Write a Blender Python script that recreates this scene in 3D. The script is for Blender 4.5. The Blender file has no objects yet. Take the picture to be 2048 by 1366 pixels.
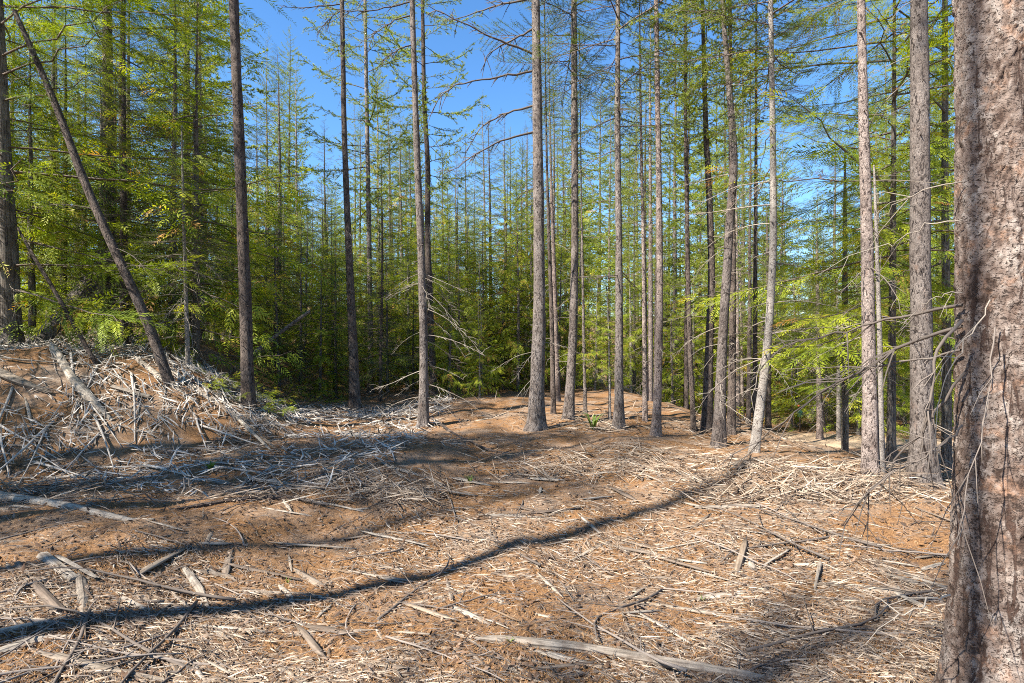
import bpy, math, random
import numpy as np
from mathutils import Matrix, Vector

# ------------------------------------------------------------------ camera, sky, sun, exposure
scene = bpy.context.scene
col = scene.collection
PI = math.pi
CAMZ, FPX, CU, CV = 1.6, 1138.0, 1024.0, 690.0
SUN_EL = math.radians(46.0)
SUN_AZ = math.radians(56.0)            # degrees left of straight behind the camera

cam_data = bpy.data.cameras.new('camera')
cam = bpy.data.objects.new('camera', cam_data)
col.objects.link(cam)
cam_data.sensor_width = 36.0
cam_data.lens = 36.0 * FPX / 2048.0
cam_data.shift_y = (CV - 683.0) / 2048.0
cam_data.clip_start = 0.05
cam_data.clip_end = 2000.0
cam.location = (0, 0, CAMZ)
cam.rotation_euler = (PI / 2, 0, 0)
scene.camera = cam

to_sun = Vector((-math.sin(SUN_AZ) * math.cos(SUN_EL), -math.cos(SUN_AZ) * math.cos(SUN_EL), math.sin(SUN_EL)))
world = bpy.data.worlds.new('World')
scene.world = world
world.use_nodes = True
wn = world.node_tree
sky = wn.nodes.new('ShaderNodeTexSky')
sky.sky_type = 'NISHITA'
sky.sun_disc = False
sky.sun_elevation = SUN_EL
sky.sun_rotation = math.atan2(to_sun.x, to_sun.y)
sky.altitude = 900.0
sky.air_density = 1.0
sky.dust_density = 0.15
sky.ozone_density = 3.0
hsv = wn.nodes.new('ShaderNodeHueSaturation')
hsv.inputs['Saturation'].default_value = 1.2
hsv.inputs['Value'].default_value = 0.95
wn.links.new(sky.outputs[0], hsv.inputs['Color'])
wn.links.new(hsv.outputs[0], wn.nodes['Background'].inputs[0])
wn.nodes['Background'].inputs[1].default_value = 0.09

sun_data = bpy.data.lights.new('sun', 'SUN')
sun_data.energy = 5.0
sun_data.angle = math.radians(0.55)
sun_data.color = (1.0, 0.93, 0.82)
sun = bpy.data.objects.new('sun', sun_data)
col.objects.link(sun)
sun.location = (-20, -12, 30)
sun.rotation_euler = to_sun.to_track_quat('Z', 'Y').to_euler()

vs = scene.view_settings
vs.view_transform = 'Standard'
vs.look = 'None'
vs.exposure = 1.82
vs.gamma = 1.0
scene.cycles.use_denoising = False
scene.cycles.filter_width = 1.0
scene.cycles.max_bounces = 4
scene.cycles.diffuse_bounces = 2
scene.cycles.glossy_bounces = 1
scene.cycles.transmission_bounces = 2
scene.cycles.transparent_max_bounces = 4

rng = np.random.default_rng(7)
random.seed(7)

# ------------------------------------------------------------------ noise and ground height
def _hash(ix, iy, seed):
    n = (ix.astype(np.int64) * 374761393 + iy.astype(np.int64) * 668265263 + seed * 974634777) & 0x7fffffff
    n = ((n ^ (n >> 13)) * 1274126177) & 0x7fffffff
    n = (n ^ (n >> 16)) & 0xffffff
    return n / float(0xffffff)

def vnoise(x, y, seed=0, px=None):
    x = np.asarray(x, float); y = np.asarray(y, float)
    ix = np.floor(x); iy = np.floor(y)
    fx = x - ix; fy = y - iy
    fx = fx * fx * (3 - 2 * fx); fy = fy * fy * (3 - 2 * fy)
    ix1 = ix + 1
    if px:
        ix = np.mod(ix, px); ix1 = np.mod(ix1, px)
    a = _hash(ix, iy, seed); b = _hash(ix1, iy, seed)
    c = _hash(ix, iy + 1, seed); d = _hash(ix1, iy + 1, seed)
    return (a + (b - a) * fx) * (1 - fy) + (c + (d - c) * fx) * fy - 0.5

def sstep(a, b, x):
    t = np.clip((x - a) / (b - a), 0, 1)
    return t * t * (3 - 2 * t)

def H(x, y):
    x = np.asarray(x, float); y = np.asarray(y, float)
    dx = np.maximum(0, x + 8.5) / 5.0
    dy = np.where(y < 10.5, (y - 10.5) / 3.8, (y - 10.5) / 3.2)
    r = np.sqrt(dx * dx + dy * dy)
    mound = 1.5 * (1 - sstep(0.25, 1.05, r))
    plateau = 1.75 * sstep(5.5, 9.5, -x) * sstep(9.0, 13.0, y)
    z = np.maximum(mound, plateau)
    z = z - 1.3 * sstep(3.2, 9.0, x) * sstep(7.2, 14.0, y)
    z = z - 0.45 * sstep(4.6, 8.0, x) * sstep(5.5, 7.5, y)
    z = z - 0.36 * np.exp(-((x - 0.7) / 2.9) ** 2 - ((y - 4.6) / 1.5) ** 2)
    z = z + 0.12 * np.exp(-(((x - 3.9) / 1.5) ** 2 + ((y - 7.0) / 1.0) ** 2))
    z = z + 0.20 * np.exp(-(((x + 0.1) / 1.6) ** 2 + ((y - 14.5) / 1.6) ** 2))
    far = sstep(14, 26, y)
    z = z + vnoise(x / 7.0 + 3.3, y / 7.0, 1) * 0.3 * far
    z = z + vnoise(x / 1.7, y / 1.7, 2) * 0.20 + vnoise(x / 0.6, y / 0.6, 3) * 0.10
    z = z + vnoise(x / 0.22, y / 0.22, 4) * 0.040
    z = z + sstep(70, 220, y) * 14.0
    return z

def hit(u, v):
    """first ground point along the ray through pixel (u, v)"""
    Y = np.concatenate([np.arange(1.2, 30, 0.02), np.arange(30, 150, 0.2)])
    X = (u - CU) / FPX * Y
    Z = CAMZ + (CV - v) / FPX * Y
    below = np.nonzero(Z <= H(X, Y))[0]
    i = below[0] if len(below) else len(Y) - 1
    return np.array([X[i], Y[i], float(H(X[i], Y[i]))])

def pix(u, v, Y):
    return np.array([(u - CU) / FPX * Y, Y, CAMZ + (CV - v) / FPX * Y])

# ------------------------------------------------------------------ mesh helpers
def make_mesh(name, V, T, mats, M=None, C=None, smooth=None):
    """V verts, T list of tri / quad index arrays"""
    if not isinstance(T, (list, tuple)) or isinstance(T[0], (list, tuple)):
        T = [np.asarray(T)]
    T = [np.asarray(t, np.int32) for t in T if len(t)]
    me = bpy.data.meshes.new(name)
    V = np.asarray(V, np.float32)
    nl = sum(t.size for t in T); npoly = sum(len(t) for t in T)
    me.vertices.add(len(V)); me.vertices.foreach_set('co', V.ravel())
    me.loops.add(nl); me.polygons.add(npoly)
    me.loops.foreach_set('vertex_index', np.concatenate([t.ravel() for t in T]))
    tot = np.concatenate([np.full(len(t), t.shape[1], np.int32) for t in T])
    start = np.concatenate([[0], np.cumsum(tot)[:-1]]).astype(np.int32)
    me.polygons.foreach_set('loop_start', start)
    if M is not None:
        me.polygons.foreach_set('material_index', np.asarray(M, np.int32))
    if smooth is not None:
        sm = np.full(npoly, bool(smooth)) if np.isscalar(smooth) else np.asarray(smooth, bool)
        me.polygons.foreach_set('use_smooth', sm)
    if C is not None:
        at = me.attributes.new('var', 'FLOAT', 'POINT')
        at.data.foreach_set('value', np.asarray(C, np.float32))
    for m in mats:
        me.materials.append(m)
    me.update(calc_edges=True)
    return me

def link(name, data, parent=None, loc=None):
    o = bpy.data.objects.new(name, data)
    col.objects.link(o)
    if parent is not None:
        o.parent = parent
    if loc is not None:
        o.location = loc
    return o

def tag(o, label=None, cat=None, group=None, kind=None):
    if label: o['label'] = label
    if cat: o['category'] = cat
    if group: o['group'] = group
    if kind: o['kind'] = kind
    return o

def norm(v):
    v = np.asarray(v, float)
    return v / (np.linalg.norm(v) + 1e-9)

def tube(P, R, k=3, cap=False):
    """tapered tube round the path P; returns verts, tris"""
    P = np.asarray(P, float); R = np.asarray(R, float); n = len(P)
    D = np.gradient(P, axis=0)
    D /= (np.linalg.norm(D, axis=1, keepdims=True) + 1e-9)
    ref = np.array([0.31, 0.22, 0.92]) if abs(D[:, 2]).mean() < 0.8 else np.array([0.95, 0.2, 0.1])
    A = np.cross(D, ref); A /= (np.linalg.norm(A, axis=1, keepdims=True) + 1e-9)
    B = np.cross(D, A)
    th = np.arange(k) * 2 * PI / k
    V = P[:, None, :] + R[:, None, None] * (A[:, None, :] * np.cos(th)[None, :, None] + B[:, None, :] * np.sin(th)[None, :, None])
    V = V.reshape(-1, 3)
    i, j = np.meshgrid(np.arange(n - 1), np.arange(k), indexing='ij')
    a = (i * k + j).ravel(); b = (i * k + (j + 1) % k).ravel()
    c = a + k; d = b + k
    T = np.concatenate([np.stack([a, b, d], 1), np.stack([a, d, c], 1)])
    if cap:
        m = len(V)
        V = np.concatenate([V, P[:1], P[-1:]])
        jj = np.arange(k); q = (jj + 1) % k
        T = np.concatenate([T, np.stack([q, jj, np.full(k, m)], 1),
                            np.stack([(n - 1) * k + jj, (n - 1) * k + q, np.full(k, m + 1)], 1)])
    return V, T

class Bag:
    def __init__(s): s.V = []; s.T = []; s.M = []; s.C = []; s.n = 0
    def add(s, V, T, m=0, c=0.5):
        s.V.append(np.asarray(V, np.float32)); s.T.append(np.asarray(T, np.int64) + s.n)
        s.M.append(np.full(len(T), m, np.int32) if np.isscalar(m) else m)
        s.C.append(np.full(len(V), c, np.float32) if np.isscalar(c) else np.asarray(c, np.float32))
        s.n += len(V)
    def arr(s):
        return np.concatenate(s.V), np.concatenate(s.T), np.concatenate(s.M), np.concatenate(s.C)
    def mesh(s, name, mats, smooth_mat=None):
        V, T, M, C = s.arr()
        sm = None if smooth_mat is None else np.isin(M, smooth_mat)
        return make_mesh(name, V, T, mats, M, C, sm)

def resample(pts, n):
    pts = np.asarray(pts, float)
    d = np.concatenate([[0], np.cumsum(np.linalg.norm(np.diff(pts[:, :3], axis=0), axis=1))])
    t = np.linspace(0, d[-1], n)
    out = np.stack([np.interp(t, d, pts[:, i]) for i in range(pts.shape[1])], 1)
    if len(pts) > 2:                        # soften the corners a little
        for _ in range(max(1, n // 14)):
            out[1:-1] = 0.25 * out[:-2] + 0.5 * out[1:-1] + 0.25 * out[2:]
    return out

# ------------------------------------------------------------------ materials
def nt(name):
    m = bpy.data.materials.new(name); m.use_nodes = True
    return m, m.node_tree, m.node_tree.nodes['Principled BSDF']

def N(t, kind, **kw):
    n = t.nodes.new(kind)
    for k, v in kw.items():
        if hasattr(n, k): setattr(n, k, v)
        else: n.inputs[k.replace('_', ' ')].default_value = v
    return n

def ramp(t, src, stops):
    r = t.nodes.new('ShaderNodeValToRGB'); e = r.color_ramp.elements
    while len(e) < len(stops): e.new(0.5)
    for x, (p, c) in zip(e, stops):
        x.position = p; x.color = (*c, 1) if len(c) == 3 else c
    t.links.new(src, r.inputs[0])
    return r

def mixc(t, fac, a, b, mode='MIX'):
    m = t.nodes.new('ShaderNodeMix'); m.data_type = 'RGBA'; m.blend_type = mode
    for s, v in ((0, fac), (6, a), (7, b)):
        if isinstance(v, bpy.types.NodeSocket): t.links.new(v, m.inputs[s])
        elif s == 0: m.inputs[0].default_value = v
        else: m.inputs[s].default_value = (*v, 1)
    return m.outputs[2]

def needle_mat(name, stops, trans=0.35, tcol=(1.5, 1.5, 0.6)):
    m, t, p = nt(name)
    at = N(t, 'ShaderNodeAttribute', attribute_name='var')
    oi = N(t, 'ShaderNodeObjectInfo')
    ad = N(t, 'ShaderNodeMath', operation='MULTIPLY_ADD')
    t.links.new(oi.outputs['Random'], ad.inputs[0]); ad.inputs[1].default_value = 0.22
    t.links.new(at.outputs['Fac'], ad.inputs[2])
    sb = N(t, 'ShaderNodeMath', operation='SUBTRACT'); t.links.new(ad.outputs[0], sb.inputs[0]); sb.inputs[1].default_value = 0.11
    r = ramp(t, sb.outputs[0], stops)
    t.links.new(r.outputs[0], p.inputs['Base Color'])
    p.inputs['Roughness'].default_value = 0.55
    p.inputs['Specular IOR Level'].default_value = 0.3
    tr = N(t, 'ShaderNodeBsdfTranslucent')
    t.links.new(mixc(t, 1.0, r.outputs[0], tcol, 'MULTIPLY'), tr.inputs[0])
    ms = N(t, 'ShaderNodeMixShader'); ms.inputs[0].default_value = trans
    t.links.new(p.outputs[0], ms.inputs[1]); t.links.new(tr.outputs[0], ms.inputs[2])
    t.links.new(ms.outputs[0], t.nodes['Material Output'].inputs[0])
    return m

def bark_mat(name, light, mid, crack, sc=22.0, stretch=0.35, bump=0.5, rust=0.35, stringy=False):
    m, t, p = nt(name)
    tc = N(t, 'ShaderNodeTexCoord')
    mp = N(t, 'ShaderNodeMapping'); mp.inputs['Scale'].default_value = (1, 1, 0.05 if stringy else stretch)
    t.links.new(tc.outputs['Object'], mp.inputs[0])
    fl = N(t, 'ShaderNodeTexNoise', Scale=sc * 1.2, Detail=7.0, Roughness=0.66, Distortion=1.2)
    t.links.new(mp.outputs[0], fl.inputs['Vector'])
    edge = ramp(t, fl.outputs['Fac'], [(0.41, (0, 0, 0)), (0.48, (1, 1, 1))])
    n2 = N(t, 'ShaderNodeTexNoise', Scale=sc * 0.15, Detail=5.0, Roughness=0.7)
    t.links.new(tc.outputs['Object'], n2.inputs['Vector'])
    oi = N(t, 'ShaderNodeObjectInfo')
    big0 = ramp(t, n2.outputs['Fac'], [(0.38, tuple(x * .8 for x in mid)), (0.60, light)])
    orr = ramp(t, oi.outputs['Random'], [(0.0, (.78, .74, .72)), (1.0, (1.12, 1.1, 1.08))])
    big_c = mixc(t, 1.0, big0.outputs[0], orr.outputs[0], 'MULTIPLY')
    n4 = N(t, 'ShaderNodeTexNoise', Scale=sc * 0.5, Detail=4.0, Roughness=0.7)
    t.links.new(mp.outputs[0], n4.inputs['Vector'])
    rf = ramp(t, n4.outputs['Fac'], [(0.58, (0, 0, 0)), (0.72, (rust,) * 3)])
    c2 = mixc(t, rf.outputs[0], big_c, (mid[0] * 1.2, mid[1] * 0.75, mid[2] * 0.5))
    c3 = mixc(t, edge.outputs[0], crack, c2)
    n3 = N(t, 'ShaderNodeTexNoise', Scale=sc * 5, Detail=3.0); t.links.new(mp.outputs[0], n3.inputs['Vector'])
    c4 = mixc(t, 0.4, c3, ramp(t, n3.outputs['Fac'], [(0.3, (0.4,) * 3), (0.7, (1.2, 1.2, 1.2))]).outputs[0], 'MULTIPLY')
    t.links.new(c4, p.inputs['Base Color'])
    p.inputs['Roughness'].default_value = 0.85; p.inputs['Specular IOR Level'].default_value = 0.2
    hs = N(t, 'ShaderNodeMath', operation='MULTIPLY_ADD'); t.links.new(n3.outputs['Fac'], hs.inputs[0])
    hs.inputs[1].default_value = 0.3; t.links.new(fl.outputs['Fac'], hs.inputs[2])
    b = N(t, 'ShaderNodeBump', Strength=min(1.0, bump * 1.7), Distance=0.05); t.links.new(hs.outputs[0], b.inputs['Height'])
    t.links.new(b.outputs[0], p.inputs['Normal'])
    return m

def wood_mat(name, stops, grain=60.0):
    """weathered split wood, grain along local X"""
    m, t, p = nt(name)
    tc = N(t, 'ShaderNodeTexCoord')
    mp = N(t, 'ShaderNodeMapping'); mp.inputs['Scale'].default_value = (0.06, 1, 1)
    t.links.new(tc.outputs['Object'], mp.inputs[0])
    no = N(t, 'ShaderNodeTexNoise', Scale=grain, Detail=4.0, Roughness=0.7); t.links.new(mp.outputs[0], no.inputs['Vector'])
    at = N(t, 'ShaderNodeAttribute', attribute_name='var'); oi = N(t, 'ShaderNodeObjectInfo')
    s1 = N(t, 'ShaderNodeMath', operation='ADD'); t.links.new(at.outputs['Fac'], s1.inputs[0]); t.links.new(oi.outputs['Random'], s1.inputs[1])
    fr = N(t, 'ShaderNodeMath', operation='FRACT'); t.links.new(s1.outputs[0], fr.inputs[0])
    r = ramp(t, fr.outputs[0], stops)
    g = ramp(t, no.outputs['Fac'], [(0.33, (0.38, 0.36, 0.34)), (0.6, (1.1, 1.1, 1.1))])
    nb = N(t, 'ShaderNodeTexNoise', Scale=11.0, Detail=5.0, Roughness=0.7); t.links.new(tc.outputs['Object'], nb.inputs['Vector'])
    bf = ramp(t, nb.outputs['Fac'], [(0.48, (0, 0, 0)), (0.66, (0.75, 0.75, 0.75))])
    wc = mixc(t, bf.outputs[0], r.outputs[0], (0.13, 0.095, 0.07))
    t.links.new(mixc(t, 0.9, wc, g.outputs[0], 'MULTIPLY'), p.inputs['Base Color'])
    p.inputs['Roughness'].default_value = 0.75; p.inputs['Specular IOR Level'].default_value = 0.25
    b = N(t, 'ShaderNodeBump', Strength=0.6, Distance=0.006); t.links.new(no.outputs['Fac'], b.inputs['Height'])
    t.links.new(b.outputs[0], p.inputs['Normal'])
    return m

def var_mat(name, stops, rough=0.8):
    m, t, p = nt(name)
    at = N(t, 'ShaderNodeAttribute', attribute_name='var')
    r = ramp(t, at.outputs['Fac'], stops)
    t.links.new(r.outputs[0], p.inputs['Base Color'])
    p.inputs['Roughness'].default_value = rough; p.inputs['Specular IOR Level'].default_value = 0.2
    return m

def plain_mat(name, c, rough=0.6):
    m, t, p = nt(name)
    no = N(t, 'ShaderNodeTexNoise', Scale=9.0, Detail=4.0)
    r = ramp(t, no.outputs['Fac'], [(0.3, tuple(x * 0.75 for x in c)), (0.7, c)])
    t.links.new(r.outputs[0], p.inputs['Base Color']); p.inputs['Roughness'].default_value = rough
    return m

MAT = {}
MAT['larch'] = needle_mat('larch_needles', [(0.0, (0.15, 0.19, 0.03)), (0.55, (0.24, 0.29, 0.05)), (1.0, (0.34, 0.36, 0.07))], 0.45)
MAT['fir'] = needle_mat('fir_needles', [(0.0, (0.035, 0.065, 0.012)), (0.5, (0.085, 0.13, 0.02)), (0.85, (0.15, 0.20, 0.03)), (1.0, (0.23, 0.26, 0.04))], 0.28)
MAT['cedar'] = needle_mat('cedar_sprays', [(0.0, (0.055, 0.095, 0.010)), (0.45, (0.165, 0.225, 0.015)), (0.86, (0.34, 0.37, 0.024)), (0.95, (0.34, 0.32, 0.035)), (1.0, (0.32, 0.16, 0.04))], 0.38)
MAT['twig'] = var_mat('twig_bark', [(0.0, (0.055, 0.042, 0.034)), (0.6, (0.12, 0.095, 0.08)), (1.0, (0.26, 0.23, 0.20))])
MAT['dead'] = var_mat('dead_twigs', [(0.0, (0.080, 0.064, 0.052)), (0.5, (0.208, 0.176, 0.144)), (1.0, (0.336, 0.304, 0.256))])
MAT['bark_grey'] = bark_mat('grey_conifer_bark', (0.230, 0.204, 0.187), (0.156, 0.132, 0.118), (0.035, 0.027, 0.024), 24, 0.4)
MAT['bark_brown'] = bark_mat('brown_conifer_bark', (0.141, 0.115, 0.099), (0.083, 0.064, 0.054), (0.019, 0.014, 0.013), 24, 0.35)
MAT['bark_pale'] = bark_mat('pale_fir_bark', (0.286, 0.266, 0.239), (0.225, 0.204, 0.184), (0.082, 0.066, 0.057), 30, 0.9, 0.3, 0.15)
MAT['bark_pink'] = bark_mat('pinkish_conifer_bark', (0.336, 0.281, 0.253), (0.226, 0.182, 0.161), (0.051, 0.036, 0.031), 26, 0.5)
MAT['bark_cedar'] = bark_mat('stringy_cedar_bark', (0.230, 0.208, 0.186), (0.147, 0.128, 0.112), (0.051, 0.040, 0.034), 34, 0.05, 0.7, 0.2, True)
WOODSTOPS = [(0.0, (0.116, 0.086, 0.065)), (0.3, (0.208, 0.172, 0.134)), (0.6, (0.287, 0.251, 0.208)), (0.85, (0.343, 0.300, 0.245)), (1.0, (0.159, 0.104, 0.061))]
MAT['wood'] = wood_mat('weathered_split_wood', WOODSTOPS)
MAT['shred'] = var_mat('wood_shreds', [(0.0, (0.06, 0.038, 0.026)), (0.2, (0.12, 0.085, 0.06)), (0.5, (0.22, 0.17, 0.125)), (0.8, (0.33, 0.27, 0.21)), (1.0, (0.42, 0.36, 0.29))])
MAT['litter'] = var_mat('fallen_needles', [(0.0, (0.06, 0.030, 0.014)), (0.5, (0.27, 0.14, 0.058)), (0.85, (0.38, 0.22, 0.10)), (1.0, (0.42, 0.33, 0.22))])
MAT['bank'] = var_mat('bank_wood', [(0.0, (0.07, 0.05, 0.036)), (0.4, (0.22, 0.185, 0.15)), (0.75, (0.40, 0.365, 0.325)), (1.0, (0.50, 0.46, 0.41))])
MAT['stick'] = var_mat('dark_fallen_sticks', [(0.0, (0.048, 0.037, 0.030)), (1.0, (0.200, 0.168, 0.144))])
MAT['grass'] = needle_mat('grass_blades', [(0.0, (0.06, 0.11, 0.02)), (1.0, (0.16, 0.22, 0.04))], 0.3)

def ground_mat():
    m, t, p = nt('forest_floor')
    tc = N(t, 'ShaderNodeTexCoord')
    n1 = N(t, 'ShaderNodeTexNoise', Scale=1.3, Detail=6.0, Roughness=0.65)
    n2 = N(t, 'ShaderNodeTexNoise', Scale=38.0, Detail=6.0, Roughness=0.75)
    mp = N(t, 'ShaderNodeMapping'); mp.inputs['Scale'].default_value = (0.25, 1, 1); mp.inputs['Rotation'].default_value = (0, 0, 0.35)
    n3 = N(t, 'ShaderNodeTexNoise', Scale=55.0, Detail=3.0, Roughness=0.6)
    for n in (n1, n2): t.links.new(tc.outputs['Object'], n.inputs['Vector'])
    t.links.new(tc.outputs['Object'], mp.inputs[0]); t.links.new(mp.outputs[0], n3.inputs['Vector'])
    a = ramp(t, n2.outputs['Fac'], [(0.28, (0.055, 0.030, 0.016)), (0.5, (0.195, 0.104, 0.048)), (0.72, (0.30, 0.18, 0.088))])
    g = ramp(t, n3.outputs['Fac'], [(0.3, (0.098, 0.075, 0.060)), (0.7, (0.315, 0.262, 0.210))])
    f = ramp(t, n1.outputs['Fac'], [(0.44, (0, 0, 0)), (0.68, (0.75, 0.75, 0.75))])
    t.links.new(mixc(t, f.outputs[0], a.outputs[0], g.outputs[0]), p.inputs['Base Color'])
    p.inputs['Roughness'].default_value = 0.95; p.inputs['Specular IOR Level'].default_value = 0.1
    b = N(t, 'ShaderNodeBump', Strength=0.9, Distance=0.02); t.links.new(n2.outputs['Fac'], b.inputs['Height'])
    t.links.new(b.outputs[0], p.inputs['Normal'])
    return m
MAT['ground'] = ground_mat()

# ------------------------------------------------------------------ ground sheet
def axis(fine0, fine1, step, lo, hi, grow):
    a = list(np.arange(fine0, fine1, step))
    s = step; x = fine1
    while x < hi:
        a.append(x); s *= grow; x += s
    a.append(hi)
    s = step; x = fine0 - step; pre = []
    while x > lo:
        pre.append(x); s *= grow; x -= s
    pre.append(lo)
    return np.array(pre[::-1] + a)

xs = axis(-7.0, 6.0, 0.078, -450, 450, 1.05)
ys = axis(1.4, 11.0, 0.078, -300, 600, 1.045)
GX, GY = np.meshgrid(xs, ys, indexing='xy')
GZ = H(GX, GY)
nx, ny = len(xs), len(ys)
ii, jj = np.meshgrid(np.arange(nx - 1), np.arange(ny - 1), indexing='xy')
a0 = (jj * nx + ii).ravel()
ground = link('ground', make_mesh('ground', np.stack([GX, GY, GZ], -1).reshape(-1, 3),
              np.stack([a0, a0 + 1, a0 + nx + 1, a0 + nx], 1), [MAT['ground']], smooth=True))
tag(ground, 'forest floor of orange needles and grey wood debris', kind='structure')

# ------------------------------------------------------------------ foliage building blocks
def feather(bag, p0, p1, spacing, nl, nw, up, r, m=0, c=0.5, taper=0.4, rhomb=False, fwd=0.6, lift=0.25):
    p0 = np.asarray(p0, float); p1 = np.asarray(p1, float)
    L = np.linalg.norm(p1 - p0); d = (p1 - p0) / (L + 1e-9)
    n = max(2, int(L / spacing))
    s = norm(np.cross(up, d)); w = np.cross(d, s)
    t = (np.arange(n) + 0.5) / n
    base = p0 + np.outer(t * L, d)
    size = (1 - taper * t)
    Vs = []
    for sg in (-1, 1):
        dirs = d * fwd + sg * s * 0.85 + np.outer(r.normal(0, lift, n), w) + r.normal(0, 0.12, (n, 3))
        tip = base + dirs * (nl * size)[:, None] * r.uniform(0.75, 1.2, n)[:, None]
        h = np.outer(size * nw * 0.5, d)
        if rhomb:
            mid = base * 0.45 + tip * 0.55
            nn = np.cross(dirs, w); nn /= (np.linalg.norm(nn, axis=1, keepdims=True) + 1e-9)
            hh = nn * (size * nw * 0.5)[:, None]
            Vs.append(np.stack([base, mid - hh, tip, mid + hh], 1))
        else:
            Vs.append(np.stack([base - h, base + h, tip], 1))
    V = np.concatenate(Vs); q = len(V)
    if rhomb:
        i = np.arange(q) * 4
        T = np.concatenate([np.stack([i, i + 1, i + 2], 1), np.stack([i, i + 2, i + 3], 1)])
    else:
        T = np.arange(q * 3).reshape(-1, 3)
    V = V.reshape(-1, 3)
    bag.add(V, T, m, np.clip(c + r.normal(0, 0.06, len(V)), 0, 1))

UP = np.array([0, 0, 1.0])

def curve_pts(L, droop, tipup, n, r, wig=0.02):
    t = np.linspace(0, 1, n)
    return np.stack([t * L, r.normal(0, wig, n) * L * t, L * (-droop * t ** 1.3 + tipup * t ** 3)], 1)

def fir_proto(seed, L=1.6, lod=1.0):
    r = np.random.default_rng(seed); b = Bag()
    P = curve_pts(L, r.uniform(0.12, 0.3), r.uniform(0.05, 0.15), 7, r)
    b.add(*tube(P, np.linspace(0.014, 0.003, 7), 3), 1, 0.4)
    sp, nl, nw = 0.030 * lod, 0.042 * (0.6 + 0.4 * lod), 0.0095 * lod
    at = lambda t: np.array([np.interp(t, np.linspace(0, 1, 7), P[:, k]) for k in range(3)])
    feather(b, at(0.45), at(1.0), sp, nl, nw, UP, r, 0, r.uniform(0.3, 0.7))
    n = int(15 / math.sqrt(lod))
    for i in range(n):
        t = 0.16 + 0.8 * i / (n - 1)
        for sg in (-1, 1):
            if r.random() < 0.12: continue
            p = at(t + r.uniform(-0.02, 0.02)); l = (0.20 + 0.42 * math.sin(PI * min(1, (1.12 - t) * 0.75))) * r.uniform(0.7, 1.15)
            d = norm([0.62 + r.normal(0, .1), sg * 0.8, -0.18 + r.normal(0, .12)])
            q = p + d * l
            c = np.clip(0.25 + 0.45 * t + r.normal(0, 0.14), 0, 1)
            feather(b, p + d * l * (0.15 if t > .35 else .4), q, sp, nl, nw, UP, r, 0, c)
            b.add(*tube(np.stack([p, q]), [0.005, 0.002], 3), 1, 0.35)
            for k in range(int(4 / lod) + 1):
                tt = r.uniform(0.3, 0.85); pp = p + d * l * tt
                dd = norm(d * 0.75 + np.array([0.3, (1 if k % 2 else -1) * 0.6, -0.1 + r.normal(0, .15)]))
                feather(b, pp, pp + dd * l * r.uniform(0.25, 0.45), sp, nl, nw, UP, r, 0, np.clip(c + 0.08, 0, 1))
    return b.arr()

def cedar_proto(seed, L=1.7, lod=1.0):
    r = np.random.default_rng(seed); b = Bag()
    P = curve_pts(L, r.uniform(0.35, 0.55), r.uniform(0.18, 0.35), 8, r, 0.03)
    b.add(*tube(P, np.linspace(0.016, 0.003, 8), 3), 1, 0.5)
    at = lambda t: np.array([np.interp(t, np.linspace(0, 1, 8), P[:, k]) for k in range(3)])
    n = int(22 / lod) if lod > 1 else 22
    for i in range(n):
        t = 0.12 + 0.88 * i / (n - 1)
        for sg in (-1, 1):
            if r.random() < 0.1: continue
            p = at(t)
            l = (0.22 + 0.38 * math.sin(PI * min(1, 1.1 - t))) * r.uniform(0.6, 1.2)
            d = norm([0.55 + r.normal(0, .2), sg * r.uniform(0.25, 0.9), -0.55 + r.normal(0, .25)])
            up = norm(np.array([r.normal(0, .4), r.normal(0, .4), 0.7]) + np.array([0.5, 0, 0]))
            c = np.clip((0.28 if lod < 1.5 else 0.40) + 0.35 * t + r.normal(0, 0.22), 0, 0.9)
            if r.random() < 0.025: c = 1.0
            mid = p + d * l * 0.55; end = mid + norm(d + np.array([0, 0, -0.45])) * l * 0.45
            feather(b, p + d * 0.03, mid, (0.029 if lod > 1 else 0.025) * lod, (0.066 if lod > 1 else 0.052) * (0.6 + .4 * lod), (0.0135 if lod > 1 else 0.011) * lod, up, r, 0, c, 0.1, True, 1.05, 0.16)
            feather(b, mid, end, (0.026 if lod > 1 else 0.023) * lod, (0.058 if lod > 1 else 0.046) * (0.6 + .4 * lod), (0.0125 if lod > 1 else 0.010) * lod, up, r, 0, min(1, c + 0.05), 0.6, True, 1.15, 0.16)
    return b.arr()

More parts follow.
